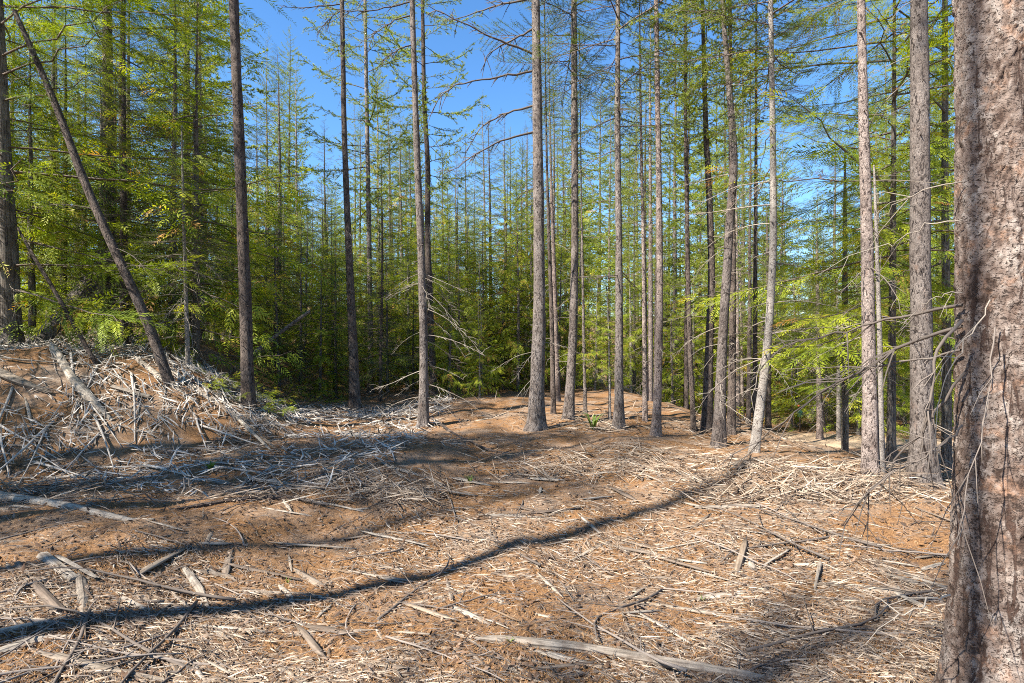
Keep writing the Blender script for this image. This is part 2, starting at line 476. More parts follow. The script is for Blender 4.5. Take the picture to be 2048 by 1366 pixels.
def larch_proto(seed, L=2.0, lod=1.0, green=1.0):
    r = np.random.default_rng(seed); b = Bag()
    P = curve_pts(L, r.uniform(0.15, 0.35), r.uniform(0.15, 0.4), 9, r, 0.025)
    b.add(*tube(P, np.linspace(0.015, 0.0035, 9), 3), 1, 0.25)
    at = lambda t: np.array([np.interp(t, np.linspace(0, 1, 9), P[:, k]) for k in range(3)])
    def tufts(p, q, sp):
        n = max(1, int(np.linalg.norm(q - p) / sp * green))
        if n < 1: return
        t = r.random(n)[:, None]
        base = p * (1 - t) + q * t
        k = 3
        base = np.repeat(base, k, 0)
        d = r.normal(0, 1, (n * k, 3)); d[:, 2] += 0.5; d += 1.1 * (q - p) / (np.linalg.norm(q - p) + 1e-9); d /= np.linalg.norm(d, axis=1, keepdims=True)
        w = np.cross(d, r.normal(0, 1, (n * k, 3))); w /= np.linalg.norm(w, axis=1, keepdims=True)
        l = 0.062 * (0.6 + 0.4 * lod); hw = 0.0074 * lod
        V = np.stack([base - w * hw, base + w * hw, base + d * l], 1).reshape(-1, 3)
        b.add(V, np.arange(len(V)).reshape(-1, 3), 0, np.clip(np.repeat(r.normal(0.5, 0.2, n * k), 3), 0, 1))
    tufts(at(0.3), at(0.6), 0.03 * lod); tufts(at(0.6), at(1.0), 0.03 * lod)
    n = 13
    for i in range(n):
        t = 0.15 + 0.83 * i / (n - 1)
        p = at(t); sg = 1 if i % 2 else -1
        l = r.uniform(0.25, 0.6) * (1.15 - 0.6 * t)
        d = norm([0.75, sg * r.uniform(.4, .9), r.normal(-0.12, 0.28)])
        m_ = p + d * l * 0.5; q = m_ + norm(d + np.array([0.1, 0, r.uniform(-.4, .3)])) * l * 0.5
        b.add(*tube(np.stack([p, m_, q]), [0.0045, 0.0035, 0.002], 3), 1, 0.3)
        tufts(p, m_, 0.032 * lod); tufts(m_, q, 0.026 * lod)
        for k in range(2):
            pp = p + (q - p) * r.uniform(.3, .9)
            qq = pp + norm(d + r.normal(0, .5, 3)) * l * r.uniform(.25, .45)
            b.add(*tube(np.stack([pp, qq]), [0.003, 0.0015], 3), 1, 0.3)
            tufts(pp, qq, 0.03 * lod)
    return b.arr()

def dead_proto(seed, L=1.2, dense=1.0, droop=None, thick=0.011):
    r = np.random.default_rng(seed); b = Bag()
    P = curve_pts(L, r.uniform(0.1, 0.5) if droop is None else droop, r.uniform(-0.35, 0.15), 9, r, 0.03)
    b.add(*tube(P, np.linspace(thick, 0.003, 9), 4), 0, r.uniform(.3, .8))
    for i in range(int(8 * dense)):
        t = r.uniform(0.2, 1.0)
        p = np.array([np.interp(t, np.linspace(0, 1, 9), P[:, k]) for k in range(3)])
        l = r.uniform(0.1, 0.36) * L * 0.7
        d = norm([0.6, r.choice([-1, 1]) * r.uniform(.2, .9), r.normal(-0.3, 0.3)])
        m_ = p + d * l * .5; q = m_ + norm(d + np.array([0.1, 0, -0.35])) * l * .5
        b.add(*tube(np.stack([p, m_, q]), [0.0045, 0.0035, 0.0015], 3), 0, r.uniform(.3, .95))
        if r.random() < 0.6:
            q2 = m_ + norm(d + r.normal(0, .6, 3)) * l * .35
            b.add(*tube(np.stack([m_, q2]), [0.003, 0.0015], 3), 0, r.uniform(.3, .95))
    return b.arr()

PROTO = {
    'fir': ([fir_proto(10 + i, lod=1.15) for i in range(4)], 1.6),
    'fir_far': ([fir_proto(20 + i, lod=2.1) for i in range(4)], 1.6),
    'cedar': ([cedar_proto(30 + i, lod=0.95) for i in range(4)], 1.7),
    'cedar_far': ([cedar_proto(40 + i, lod=2.0) for i in range(4)], 1.7),
    'larch': ([larch_proto(50 + i, green=1.3) for i in range(5)], 2.0),
    'larch_far': ([larch_proto(60 + i, lod=1.9, green=1.7) for i in range(5)], 2.0),
    'larch_thin': ([larch_proto(70 + i, lod=1.5, green=0.6) for i in range(4)], 2.0),
    'dead': ([dead_proto(80 + i) for i in range(8)], 1.2),
    'deadlong': ([dead_proto(90 + i, 1.2, 1.6, 0.55, 0.010) for i in range(6)], 1.2),
}

def place_branch(bag, proto, s, az, el, roll, pos, dm=0, cshift=0.0):
    V, T, M, C = proto
    ca, sa = math.cos(az), math.sin(az); ce, se = math.cos(el), math.sin(el); cr, sr = math.cos(roll), math.sin(roll)
    Rx = np.array([[1, 0, 0], [0, cr, -sr], [0, sr, cr]])
    Ry = np.array([[ce, 0, -se], [0, 1, 0], [se, 0, ce]])
    Rz = np.array([[ca, -sa, 0], [sa, ca, 0], [0, 0, 1]])
    A = Rz @ Ry @ Rx
    bag.add((V * s) @ A.T + pos, T, M + dm, np.clip(C + cshift, 0, 1))

PROFILE = {
    'fir': lambda t: (1 - t) ** 0.85 * min(1, 0.55 + 2.2 * t) + 0.06,
    'cedar': lambda t: (1 - t) ** 0.7 * min(1, 0.6 + 2 * t) + 0.07,
    'larch': lambda t: (1 - t) ** 0.75 * min(1, 0.6 + 1.5 * t) + 0.07,
}

def crown_mesh(name, kind, fol, length, rmax, per_m, seed, el0, el1, gap=0.0):
    """crown along +Z from 0 to length"""
    r = np.random.default_rng(seed); b = Bag()
    protos, pl = PROTO[fol]
    prof = PROFILE[kind]
    z = 0.0; az = r.uniform(0, 6.28)
    while z < length * 0.985:
        t = z / length
        az += 2.4 + r.normal(0, 0.35)
        z += (1.0 / per_m) * r.uniform(0.5, 1.5) * (1.0 - 0.45 * t)
        if r.random() < gap: continue
        L = rmax * prof(t) * r.uniform(0.5, 1.25) * (1 + 0.7 * float(vnoise(np.array(math.cos(az) * 1.5 + 7), np.array(math.sin(az) * 1.5 + z / 1.8), seed)))
        el = el0 + (el1 - el0) * t + r.normal(0, 0.13)
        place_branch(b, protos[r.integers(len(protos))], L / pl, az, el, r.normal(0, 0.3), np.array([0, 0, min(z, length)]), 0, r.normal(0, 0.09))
    # leader tip
    place_branch(b, protos[0], 0.35, 0.3, 1.45, 0, np.array([0, 0, length * 0.97]))
    V, T, M, C = b.arr()
    base = {'fir': 'fir', 'cedar': 'cedar', 'larch': 'larch'}[kind]
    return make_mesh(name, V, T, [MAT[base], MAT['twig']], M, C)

CROWN = {}
NV = {'fir': 2, 'fir_far': 3, 'cedar': 2, 'cedar_far': 3, 'larch': 2, 'larch_far': 3, 'larch_thin': 2}
SPEC = {'fir': ('fir', 10.0, 2.3, 7.0, 100, -0.15, 0.55), 'fir_far': ('fir', 12.0, 2.9, 8.0, 110, -0.2, 0.55),
        'cedar': ('cedar', 8.0, 2.2, 8.5, 120, 0.10, 0.65), 'cedar_far': ('cedar', 8.0, 2.7, 9.0, 130, 0.10, 0.65),
        'larch': ('larch', 12.0, 2.5, 6.0, 140, -0.05, 0.6), 'larch_far': ('larch', 14.0, 2.7, 7.5, 150, -0.1, 0.55),
        'larch_thin': ('larch', 14.0, 2.3, 6.5, 160, -0.1, 0.5)}
for key, (kind, ln, rm, pm, sd, e0, e1) in SPEC.items():
    for i in range(NV[key]):
        CROWN[key, i] = (crown_mesh(kind + '_crown', kind, key, ln, rm, pm, sd + i, e0, e1), ln)

# ------------------------------------------------------------------ trunks
def trunk_geo(pts, seed, sides=16, rough=0.05, rings=None, flare=0.35):
    """pts rows (x,y,z,r); slightly irregular tapered tube, quads"""
    pts = np.asarray(pts, float)
    L = np.linalg.norm(np.diff(pts[:, :3], axis=0), axis=1).sum()
    n = rings or int(max(12, min(90, L / 0.22)))
    Q = resample(pts, n)
    P, R = Q[:, :3], Q[:, 3].copy()
    hz = P[:, 2] - P[0, 2]
    R = R * (1 + 1.15 * flare * np.exp(-hz / 0.22))
    th = np.arange(sides) * 2 * PI / sides
    zz, tt = np.meshgrid(hz, th, indexing='ij')
    k = sides
    disp = vnoise(tt / (2 * PI) * 6, zz / 0.35, seed, 6) * rough * 2 + vnoise(tt / (2 * PI) * 12, zz / 0.10, seed + 1, 12) * rough
    lobes = np.exp(-zz / 0.25) * 0.22 * np.sin(tt * 4 + seed)
    RR = R[:, None] * (1 + disp + lobes)
    V = P[:, None, :] + np.stack([RR * np.cos(tt), RR * np.sin(tt), np.zeros_like(RR)], -1)
    i, j = np.meshgrid(np.arange(n - 1), np.arange(k), indexing='ij')
    a = (i * k + j).ravel(); b = (i * k + (j + 1) % k).ravel()
    return V.reshape(-1, 3), np.stack([a, b, b + k, a + k], 1), Q

def empty(name, loc):
    o = bpy.data.objects.new(name, None)
    o.empty_display_size = 0.2
    o.location = loc
    col.objects.link(o)
    return o

TREE_SEED = [1000]
TRUNK_OF = {}
def crown_part(root, kind, idx, at, direction, length, spin, squash=1.0):
    me, cl = CROWN[kind, idx % NV[kind]]
    c = link('crown', me, root)
    s = length / cl
    q = Vector(direction).to_track_quat('Z', 'Y')
    c.rotation_mode = 'QUATERNION'
    c.rotation_quaternion = q @ Vector((0, 0, 1)).rotation_difference(Vector((0, 0, 1))) @ Matrix.Rotation(spin, 3, 'Z').to_quaternion()
    c.location = at
    c.scale = (s * squash, s * squash, s)
    return c

def dead_part(root, proto, s, az, el, pos, mat='dead', name='dead_branch'):
    key = ('deadmesh', id(proto), mat)
    if key not in CROWN:
        V, T, M, C = proto
        CROWN[key] = make_mesh('dead_branch', V, T, [MAT[mat]], M, C)
    o = link(name, CROWN[key], TRUNK_OF[root.name])
    o.location = pos
    o.rotation_euler = (random.uniform(-.4, .4), -el, az)
    o.scale = (s, s, s)
    return o

def front_tree(name, label, cat, bark, path, group=None, height=None, crown=None, c0=None, crad=1.0,
               dead=0, dead_rng=(0.8, 5.5), dead_len=(0.4, 1.1), dproto='dead', sides=16, Y=None, flare=0.35, rough=0.05, deadmat='dead'):
    """path: (u, v, width px) from the base upwards; the depth comes from the ground under the base"""
    TREE_SEED[0] += 3; sd = TREE_SEED[0]; r = np.random.default_rng(sd)
    u0, v0, w0 = path[0]
    if Y is None:
        g = hit(u0, v0); Y = g[1]
    base = pix(u0, v0, Y); base[2] = float(H(base[0], Y))
    pts = []
    for k, (u, v, w) in enumerate(path):
        p = pix(u, v, Y)
        if k == 0: p[2] = base[2] - 0.12
        pts.append([*p, w / FPX * Y * 0.39])
    pts = np.array(pts)
    if height and base[2] + height > pts[-1, 2] + 0.3:
        d = norm(pts[-1, :3] - pts[-2, :3]) * 0.5 + np.array([0, 0, 0.5]); d = norm(d)
        rem = base[2] + height - pts[-1, 2]
        rr = pts[-1, 3]
        for f in (0.25, 0.5, 0.75, 1.0):
            q = pts[len(path) - 1, :3] + d * rem * f
            pts = np.vstack([pts, [*q, max(0.012, rr * (1 - f * 0.94))]])
    root = empty(name, base)
    P = pts.copy(); P[:, :3] -= base
    V, F, Q = trunk_geo(P, sd, sides, rough, flare=flare)
    nv0 = len(V); ex = [V]; T3 = []
    top_z = min(Q[-1, 2], 9.0)
    for k in range(int(min(40, top_z * 4.5))):
        z = r.uniform(.5, top_z); q = np.array([np.interp(z, Q[:, 2], Q[:, c]) for c in range(4)]); az = r.uniform(0, 2 * PI)
        d = np.array([math.cos(az), math.sin(az), r.uniform(-.3, .3)]); l = r.uniform(.015, .09)
        tv, tt3 = tube(np.stack([q[:3] + d * q[3] * .7, q[:3] + d * (q[3] + l)]), [min(.011, q[3] * .3), .004], 4, True)
        ex.append(tv); T3.append(tt3 + nv0); nv0 += len(tv)
    V = np.concatenate(ex)
    TRUNK_OF[root.name] = link('trunk', make_mesh('trunk', V, [F] + T3, [MAT[bark]], smooth=True), root)
    at = lambda z: np.array([np.interp(z, Q[:, 2], Q[:, k]) for k in range(4)])
    if crown:
        zc = c0; top = Q[-1, 2]
        a = at(zc)[:3]; d = Q[-1, :3] - a
        crown_part(root, crown, int(r.integers(3)), a, d, np.linalg.norm(d) * 1.02, r.uniform(0, 6.28), crad)
    for k in range(dead):
        z = r.uniform(*dead_rng); q = at(z)
        az = r.uniform(0, 2 * PI); ps = PROTO[dproto][0]
        pr = ps[r.integers(len(ps))]
        dead_part(root, pr, r.uniform(*dead_len) / 1.2, az, r.uniform(-0.3, 0.35), q[:3] + np.array([math.cos(az), math.sin(az), 0]) * q[3] * 0.6, deadmat)
    tag(root, label, cat, group)
    return root, Y, at, base

def branch_from_pixels(root, base, pts, Y0, Y1, r0, r1, mat, var=0.5, name='dead_branch', twigs=6, seed=0):
    """a dead limb through pixels, depth running from Y0 at the trunk to Y1 at the tip"""
    r = np.random.default_rng(seed + 500)
    P = np.array([pix(u, v, Y0 + (Y1 - Y0) * k / (len(pts) - 1)) for k, (u, v) in enumerate(pts)])
    P = resample(P, 14) ; P[2:-1] += r.normal(0, 0.008, (11, 3))
    P -= base
    b = Bag(); b.add(*tube(P, np.linspace(r0, r1, 14), 6), 0, var)
    for k in range(twigs):
        i = int(r.integers(3, 14)); p = P[i]; d0 = norm(P[min(13, i + 1)] - P[i - 1])
        l = r.uniform(0.08, 0.4)
        d = norm(d0 + r.normal(0, .55, 3) + np.array([0, 0, -.2]))
        m_ = p + d * l * .5; q = m_ + norm(d + np.array([0, 0, -.35])) * l * .5
        b.add(*tube(np.stack([p, m_, q]), [r1 * 1.6, r1 * 1.2, r1 * .5], 3), 0, var)
        if r.random() < .6:
            q2 = m_ + norm(d + r.normal(0, .7, 3)) * l * .4
            b.add(*tube(np.stack([m_, q2]), [r1 * 1.1, r1 * .4], 3), 0, var)
    return link(name, b.mesh('dead_branch', [MAT[mat]], [0]), TRUNK_OF[root.name])

# ---------------------------------------------------- the big trunk at the right edge
def big_right_tree():
    Y = 2.62
    base = pix(2008, 1380, Y); base[2] = float(H(base[0], Y))
    root = empty('conifer_tree', base)
    rad = 0.146
    n, k = 460, 180
    hz = np.concatenate([np.linspace(-0.12, 4.2, 420), np.linspace(4.25, 19.0, 40)])
    th = np.arange(k) * 2 * PI / k
    zz, tt = np.meshgrid(hz, th, indexing='ij')
    zp = np.maximum(zz, 0)
    R = rad * (1 - 0.01 * np.clip(zz, 0, 4.2)) * np.where(zz > 4.2, 1 - (zz - 4.2) / 16.5, 1)
    fl = np.exp(-zp / 0.22)
    R = R * (1 + 0.52 * np.exp(-zp / 1.1) + 0.22 * fl + 0.12 * fl * np.sin(tt * 5 + 0.8))
    # scaly bark: ragged flakes that lift at their lower edge, with deeper vertical furrows
    a = tt / (2 * PI)
    w1 = vnoise(a * 9, zz / 0.16, 31, 9); w2 = vnoise(a * 26, zz / 0.05, 32, 26); w3 = vnoise(a * 70, zz / 0.02, 33, 70)
    def flakes(nu, dz, sd, warp, tilt):
        """ragged plates, each its own height and tilt"""
        X = a * nu + warp * (w2 * 1.2 + w3 * 0.9); Yc = zz / dz + warp * (vnoise(a * 22, zz / 0.06, sd + 5, 22) * 1.6 + vnoise(a * 60, zz / 0.022, sd + 6, 60) * .8)
        ix = np.floor(X); iy = np.floor(Yc)
        best = np.full(X.shape, 9.0); hgt = np.zeros(X.shape); idv = np.zeros(X.shape)
        for dx in (-1, 0, 1):
            for dy in (-1, 0, 1):
                cx = ix + dx; cy = iy + dy; wx = np.mod(cx, nu)
                px = cx + .5 + (_hash(wx, cy, sd) - .5) * .95; py = cy + .5 + (_hash(wx, cy, sd + 1) - .5) * .95
                d = np.hypot(X - px, Yc - py); iv = _hash(wx, cy, sd + 2)
                hh = iv + tilt * ((_hash(wx, cy, sd + 3) - .5) * (X - px) - (0.25 + .5 * _hash(wx, cy, sd + 4)) * (Yc - py)) - 0.5 * d * d
                c = d < best
                hgt = np.where(c, hh, hgt); idv = np.where(c, iv, idv); best = np.where(c, d, best)
        return hgt, idv
    f1, i1 = flakes(24, 0.075, 41, 1.0, 0.9); f2, i2 = flakes(56, 0.030, 51, 1.0, 1.2)
    sel = sstep(-.2, .2, vnoise(a * 8, zz / .22, 58, 8))
    bl = vnoise(a * 7, zz / 0.5, 61, 7)
    disp = 0.009 * f1 * (.45 + .55 * sel) + 0.006 * f2 * (1.1 - .5 * sel) + 0.006 * bl + 0.003 * w1 + 0.003 * w3 + vnoise(a * 115, zz / 0.010, 62, 115) * 0.0025
    R = R + disp * np.where(zz > 4.2, 0.5, 1)
    lean = -0.012
    V = np.stack([R * np.cos(tt) + lean * zz, R * np.sin(tt), zz], -1).reshape(-1, 3)
    i, j = np.meshgrid(np.arange(n - 1), np.arange(k), indexing='ij')
    q = (i * k + j).ravel(); b = (i * k + (j + 1) % k).ravel()
    var = np.clip(0.52 + 0.4 * w1 + 0.35 * w2 + 0.4 * w3 + 0.35 * bl + .3 * (i1 - .5) + .4 * (i2 - .5), 0, 1)
    m, t, p = nt('plated_bark')
    at = N(t, 'ShaderNodeAttribute', attribute_name='var')
    r = ramp(t, at.outputs['Fac'], [(0.05, (0.058, 0.037, 0.028)), (0.3, (0.135, 0.097, 0.078)), (0.6, (0.205, 0.162, 0.137)), (0.9, (0.30, 0.255, 0.222))])
    tc = N(t, 'ShaderNodeTexCoord')
    n3 = N(t, 'ShaderNodeTexNoise', Scale=170.0, Detail=4.0, Roughness=0.7); t.links.new(tc.outputs['Object'], n3.inputs['Vector'])
    c = mixc(t, 0.6, r.outputs[0], ramp(t, n3.outputs['Fac'], [(0.3, (0.45, 0.42, 0.4)), (0.65, (1.15, 1.15, 1.15))]).outputs[0], 'MULTIPLY')
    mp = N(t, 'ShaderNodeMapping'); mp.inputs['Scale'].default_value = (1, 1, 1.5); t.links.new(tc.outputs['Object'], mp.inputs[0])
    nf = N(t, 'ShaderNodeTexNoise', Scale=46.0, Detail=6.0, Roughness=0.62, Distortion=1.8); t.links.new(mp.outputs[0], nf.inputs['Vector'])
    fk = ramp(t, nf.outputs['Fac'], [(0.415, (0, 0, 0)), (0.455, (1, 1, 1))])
    c = mixc(t, fk.outputs[0], (0.035, 0.024, 0.019), c)  # dark crack flecks that also paint in the small shadows under flakes
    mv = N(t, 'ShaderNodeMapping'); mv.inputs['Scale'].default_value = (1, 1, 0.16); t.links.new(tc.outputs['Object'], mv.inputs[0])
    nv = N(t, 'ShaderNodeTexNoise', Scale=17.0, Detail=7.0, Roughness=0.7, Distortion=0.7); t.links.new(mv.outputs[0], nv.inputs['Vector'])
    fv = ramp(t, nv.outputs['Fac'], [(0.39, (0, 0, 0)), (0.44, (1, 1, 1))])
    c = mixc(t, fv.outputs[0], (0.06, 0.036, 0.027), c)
    n4 = N(t, 'ShaderNodeTexNoise', Scale=9.0, Detail=5.0, Roughness=0.7); t.links.new(tc.outputs['Object'], n4.inputs['Vector'])
    fr = ramp(t, n4.outputs['Fac'], [(0.56, (0, 0, 0)), (0.68, (0.6, 0.6, 0.6))])
    c = mixc(t, fr.outputs[0], c, (0.33, 0.19, 0.12))
    t.links.new(c, p.inputs['Base Color']); p.inputs['Roughness'].default_value = 0.85; p.inputs['Specular IOR Level'].default_value = 0.2
    hb = N(t, 'ShaderNodeMath', operation='MULTIPLY_ADD'); t.links.new(fk.outputs[0], hb.inputs[0]); hb.inputs[1].default_value = 0.6; t.links.new(n3.outputs['Fac'], hb.inputs[2])
    hb2 = N(t, 'ShaderNodeMath', operation='ADD'); t.links.new(hb.outputs[0], hb2.inputs[0]); t.links.new(fv.outputs[0], hb2.inputs[1])
    bm_ = N(t, 'ShaderNodeBump', Strength=0.8, Distance=0.006); t.links.new(hb2.outputs[0], bm_.inputs['Height'])
    t.links.new(bm_.outputs[0], p.inputs['Normal'])
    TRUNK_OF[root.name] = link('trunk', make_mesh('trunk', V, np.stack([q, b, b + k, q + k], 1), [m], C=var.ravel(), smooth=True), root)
    crown_part(root, 'fir', 1, (lean * 9, 0, 8.0), (lean, 0, 1), 11.0, 1.0)
    L = [([(1925, 610), (1840, 622), (1750, 645), (1660, 672), (1570, 690)], 2.6, 3.4, .008, .0025, 'stick', .3, 12),
         ([(1925, 652), (1850, 672), (1760, 715), (1680, 762), (1600, 815), (1555, 850), (1500, 905)], 2.6, 3.6, .009, .003, 'stick', .35, 12),
         ([(1922, 700), (1860, 712), (1740, 735), (1640, 790)], 2.6, 3.2, .006, .002, 'stick', .6, 9),
         ([(1930, 745), (1880, 800), (1840, 870), (1790, 925), (1750, 965), (1690, 1050)], 2.55, 2.9, .007, .0025, 'stick', .35, 12),
         ([(1925, 640), (1880, 690), (1860, 780), (1850, 860), (1842, 930)], 2.5, 2.6, .008, .003, 'stick', .55, 8),
         ([(1925, 363), (1850, 378), (1790, 408), (1755, 445), (1746, 490)], 2.6, 2.9, .0032, .0014, 'dead', .5, 4),
         ([(1925, 440), (1860, 450), (1790, 480), (1762, 510)], 2.6, 2.9, .0032, .0014, 'dead', .6, 4),
         ([(1925, 585), (1890, 590), (1850, 600), (1830, 625)], 2.55, 2.7, .0026, .0013, 'dead', .55, 3),
         ([(1980, 600), (1950, 655), (1930, 700), (1890, 760), (1868, 830)], 2.42, 2.3, .003, .0015, 'dead', .55, 4),
         ([(1990, 655), (1985, 710), (1975, 800), (1960, 880), (1938, 960), (1930, 1000), (1915, 1090)], 2.42, 2.25, .0032, .0015, 'stick', .7, 9),
         ([(1925, 850), (1895, 880), (1850, 915), (1800, 935)], 2.5, 2.5, .005, .002, 'stick', .4, 8),
         ([(1900, 1190), (1870, 1198), (1820, 1225), (1788, 1242)], 2.45, 2.35, .0045, .002, 'dead', .7, 4)]
    for s, (px, y0, y1, r0, r1, mt, vr, tw) in enumerate(L):
        branch_from_pixels(root, base, px, y0, y1, r0, r1, mt, vr, seed=s, twigs=tw)
    tag(root, 'huge scaly trunk cut by the right photo edge, with bare arching dead limbs', 'tree')
big_right_tree()

# ---------------------------------------------------- trees that can be told apart
FT = front_tree
FT('conifer_tree', 'thick grey-brown trunk standing just left of the huge plated trunk at right', 'tree', 'bark_grey',
   [(1846, 965, 66), (1845, 880, 52), (1841, 600, 46), (1840, 300, 42), (1838, 0, 38)], height=15, crown='larch_thin', crad=.85, c0=8.5, dead=10, dead_rng=(0.3, 6.5), dead_len=(0.25, 0.8), sides=28, rough=0.07)
FT('conifer_tree', 'pinkish straight trunk with thin pale stems right beside its base', 'tree', 'bark_pink',
   [(1741, 945, 40), (1739, 800, 34), (1735, 500, 28), (1727, 250, 24), (1722, 0, 18)], height=15, crown='larch_thin', crad=.85, c0=7.6, dead=12, dead_rng=(1.2, 7), dead_len=(0.5, 1.1), sides=24, deadmat='stick')
FT('pale_sapling', 'thin whitish bare stem touching the pinkish trunk on its right side', 'tree', 'bark_pale',
   [(1763, 948, 15), (1760, 700, 12), (1752, 450, 8), (1748, 330, 4)], dead=9, dead_rng=(0.3, 3.4), dead_len=(0.3, 0.8), sides=12)
FT('conifer_tree', 'leaning pale whitish trunk with green boughs high up, right of the centre', 'tree', 'bark_pale',
   [(1506, 905, 26), (1522, 800, 22), (1536, 690, 20), (1547, 500, 18), (1546, 300, 15), (1541, 0, 11)], height=13, crown='fir', c0=4.9, crad=1.0, dead=26, dead_rng=(0.5, 4.9), dead_len=(0.5, 1.2), sides=22)
FT('conifer_tree', 'grey trunk with a kink two thirds up, left of the leaning whitish trunk', 'tree', 'bark_grey',
   [(1437, 895, 34), (1441, 780, 27), (1446, 660, 23), (1457, 500, 21), (1459, 420, 20), (1471, 340, 20), (1466, 270, 17), (1456, 150, 14), (1444, 0, 10)], height=13, crown='larch', c0=6.2, dead=16, dead_rng=(0.3, 6), dead_len=(0.3, 0.9), sides=22)
FT('conifer_tree', 'dark trunk hidden close behind the kinked grey trunk', 'tree', 'bark_brown',
   [(1462, 868, 22), (1465, 700, 18), (1466, 500, 15), (1462, 300, 12), (1460, 0, 8)], height=15, crown='larch', c0=6.5, dead=10, dead_rng=(0.5, 6), dead_len=(0.4, 0.9))
FT('conifer_tree', 'dark brown trunk with moss at its foot, left of the kinked grey trunk', 'tree', 'bark_brown',
   [(1414, 862, 30), (1418, 700, 20), (1424, 560, 18), (1420, 420, 16), (1411, 250, 13), (1405, 0, 9)], height=15, crown='larch', c0=5.4, dead=14, dead_rng=(0.5, 6), dead_len=(0.4, 1.0), deadmat='stick')
FT('conifer_tree', 'slim dark trunk between the pinkish pole and the mossy-footed trunk', 'tree', 'bark_brown',
   [(1388, 862, 14), (1380, 700, 12), (1375, 500, 11), (1371, 250, 9), (1371, 60, 6)], height=11.5, crown='larch', c0=5.0, dead=9, dead_rng=(0.5, 5), dead_len=(0.3, 0.8))
FT('conifer_tree', 'straight pinkish-white branchless pole trunk right of the centre', 'tree', 'bark_pink',
   [(1311, 872, 24), (1317, 750, 19), (1320, 560, 17), (1317, 300, 14), (1312, 0, 11)], height=17, crown='larch_thin', crad=.85, c0=9.2, dead=4, dead_rng=(0.8, 6), dead_len=(0.15, 0.4), sides=22)
FT('conifer_tree', 'slender straight trunk just left of the pinkish-white pole', 'tree', 'bark_pink',
   [(1290, 842, 14), (1289, 700, 11), (1287, 500, 9), (1282, 280, 7)], height=10.5, crown='larch_thin', c0=4.5, dead=8, dead_rng=(1, 5), dead_len=(0.3, 0.8))
FT('fir_tree', 'straight grey trunk with dark green boughs high up, right of the tall yellow-green sapling', 'tree', 'bark_grey',
   [(1237, 856, 28), (1239, 760, 20), (1238, 500, 17), (1235, 280, 15), (1236, 0, 11)], height=14, crown='fir', c0=5.6, dead=14, dead_rng=(2.2, 6.2), dead_len=(0.5, 1.2), sides=20, deadmat='stick')
FT('fir_tree', 'curving grey-based trunk with green boughs, right of the thickest middle trunk', 'tree', 'bark_grey',
   [(1136, 836, 30), (1141, 770, 24), (1146, 680, 22), (1150, 500, 19), (1149, 250, 17), (1148, 0, 14)], height=17, crown='fir', c0=6.6, dead=16, dead_rng=(2, 7.5), dead_len=(0.5, 1.3), sides=20, deadmat='stick')
root, Yc, atc, basec = FT('conifer_tree', 'thickest grey trunk in the middle, its flared foot in rusty needles', 'tree', 'bark_grey',
   [(1072, 858, 46), (1074, 780, 38), (1079, 650, 32), (1078, 500, 28), (1076, 300, 26), (1071, 0, 21)], height=19, crown='larch_thin', crad=.85, c0=9.5, dead=7, dead_rng=(0.4, 2.0), dead_len=(0.5, 0.9), sides=30, rough=0.06, dproto='deadlong')
for s, (px, y1) in enumerate([
        ([(1065, 107), (1015, 86), (966, 66), (911, 40), (856, 11)], -0.6), ([(1065, 58), (1014, 86), (977, 106), (966, 135)], 0.4),
        ([(1066, 142), (988, 156), (911, 167), (878, 194), (868, 215)], -0.3), ([(1068, 211), (1003, 229), (959, 256), (930, 304)], 0.4),
        ([(1068, 264), (1003, 280), (951, 309), (904, 340)], -0.5), ([(1064, -4), (984, 15), (940, 29), (893, 42)], 0.7),
        ([(1070, 377), (1050, 382), (1038, 395)], 0.1)]):
    branch_from_pixels(root, basec, px, Yc, Yc + y1, .022 if len(px) > 3 else .01, .006, 'stick', .25, seed=20 + s, twigs=14 if len(px) > 3 else 3)
FT('conifer_tree', 'thin dark stem immediately right of the thickest middle trunk', 'tree', 'bark_brown',
   [(1107, 828, 14), (1104, 650, 11), (1098, 480, 9), (1094, 350, 6)], height=9, crown='larch_thin', c0=5.5, dead=6, dead_rng=(0.8, 5), dead_len=(0.3, 0.8))
FT('conifer_tree', 'slim reddish trunk between the thickest trunk and the curving grey-based one', 'tree', 'bark_pink',
   [(1115, 802, 15), (1112, 680, 12), (1107, 500, 10), (1103, 400, 7)], height=10, crown='larch_thin', c0=6.5, dead=10, dead_rng=(0.5, 6), dead_len=(0.4, 1.0))
FT('conifer_tree', 'thin bare stem right of the curving grey-based trunk', 'tree', 'bark_grey',
   [(1171, 828, 10), (1168, 700, 8), (1165, 520, 6), (1163, 430, 4)], height=8.5, crown='larch_thin', c0=5.2, dead=8, dead_rng=(0.4, 5), dead_len=(0.4, 0.9))
FT('cedar_sapling', 'tall yellow-green young cedar on a thin white stem in the middle', 'tree', 'bark_pale',
   [(1220, 840, 7), (1219, 760, 6), (1217, 650, 4.5), (1213, 572, 2.5)], crown='cedar', c0=1.05, crad=1.55, dead=4, dead_rng=(0.3, 1), dead_len=(0.2, 0.4), sides=10)
root, Yk, atk, basek = FT('conifer_tree', 'grey trunk with curling bare dead twigs low down, left of the centre', 'tree', 'bark_grey',
   [(846, 852, 30), (848, 780, 24), (848, 680, 22), (842, 500, 19), (833, 280, 16), (824, 0, 13)], height=16, crown='larch_thin', crad=.85, c0=8.2, dead=0, sides=24)
rr = np.random.default_rng(77)
for k in range(26):
    z = rr.uniform(0.35, 3.4); q = atk(z); az = rr.choice([rr.normal(0, .7), rr.normal(PI, .7)])
    dead_part(root, PROTO['deadlong'][0][rr.integers(6)], rr.uniform(.45, 1.0), az, rr.uniform(-.3, .3), q[:3], 'dead')
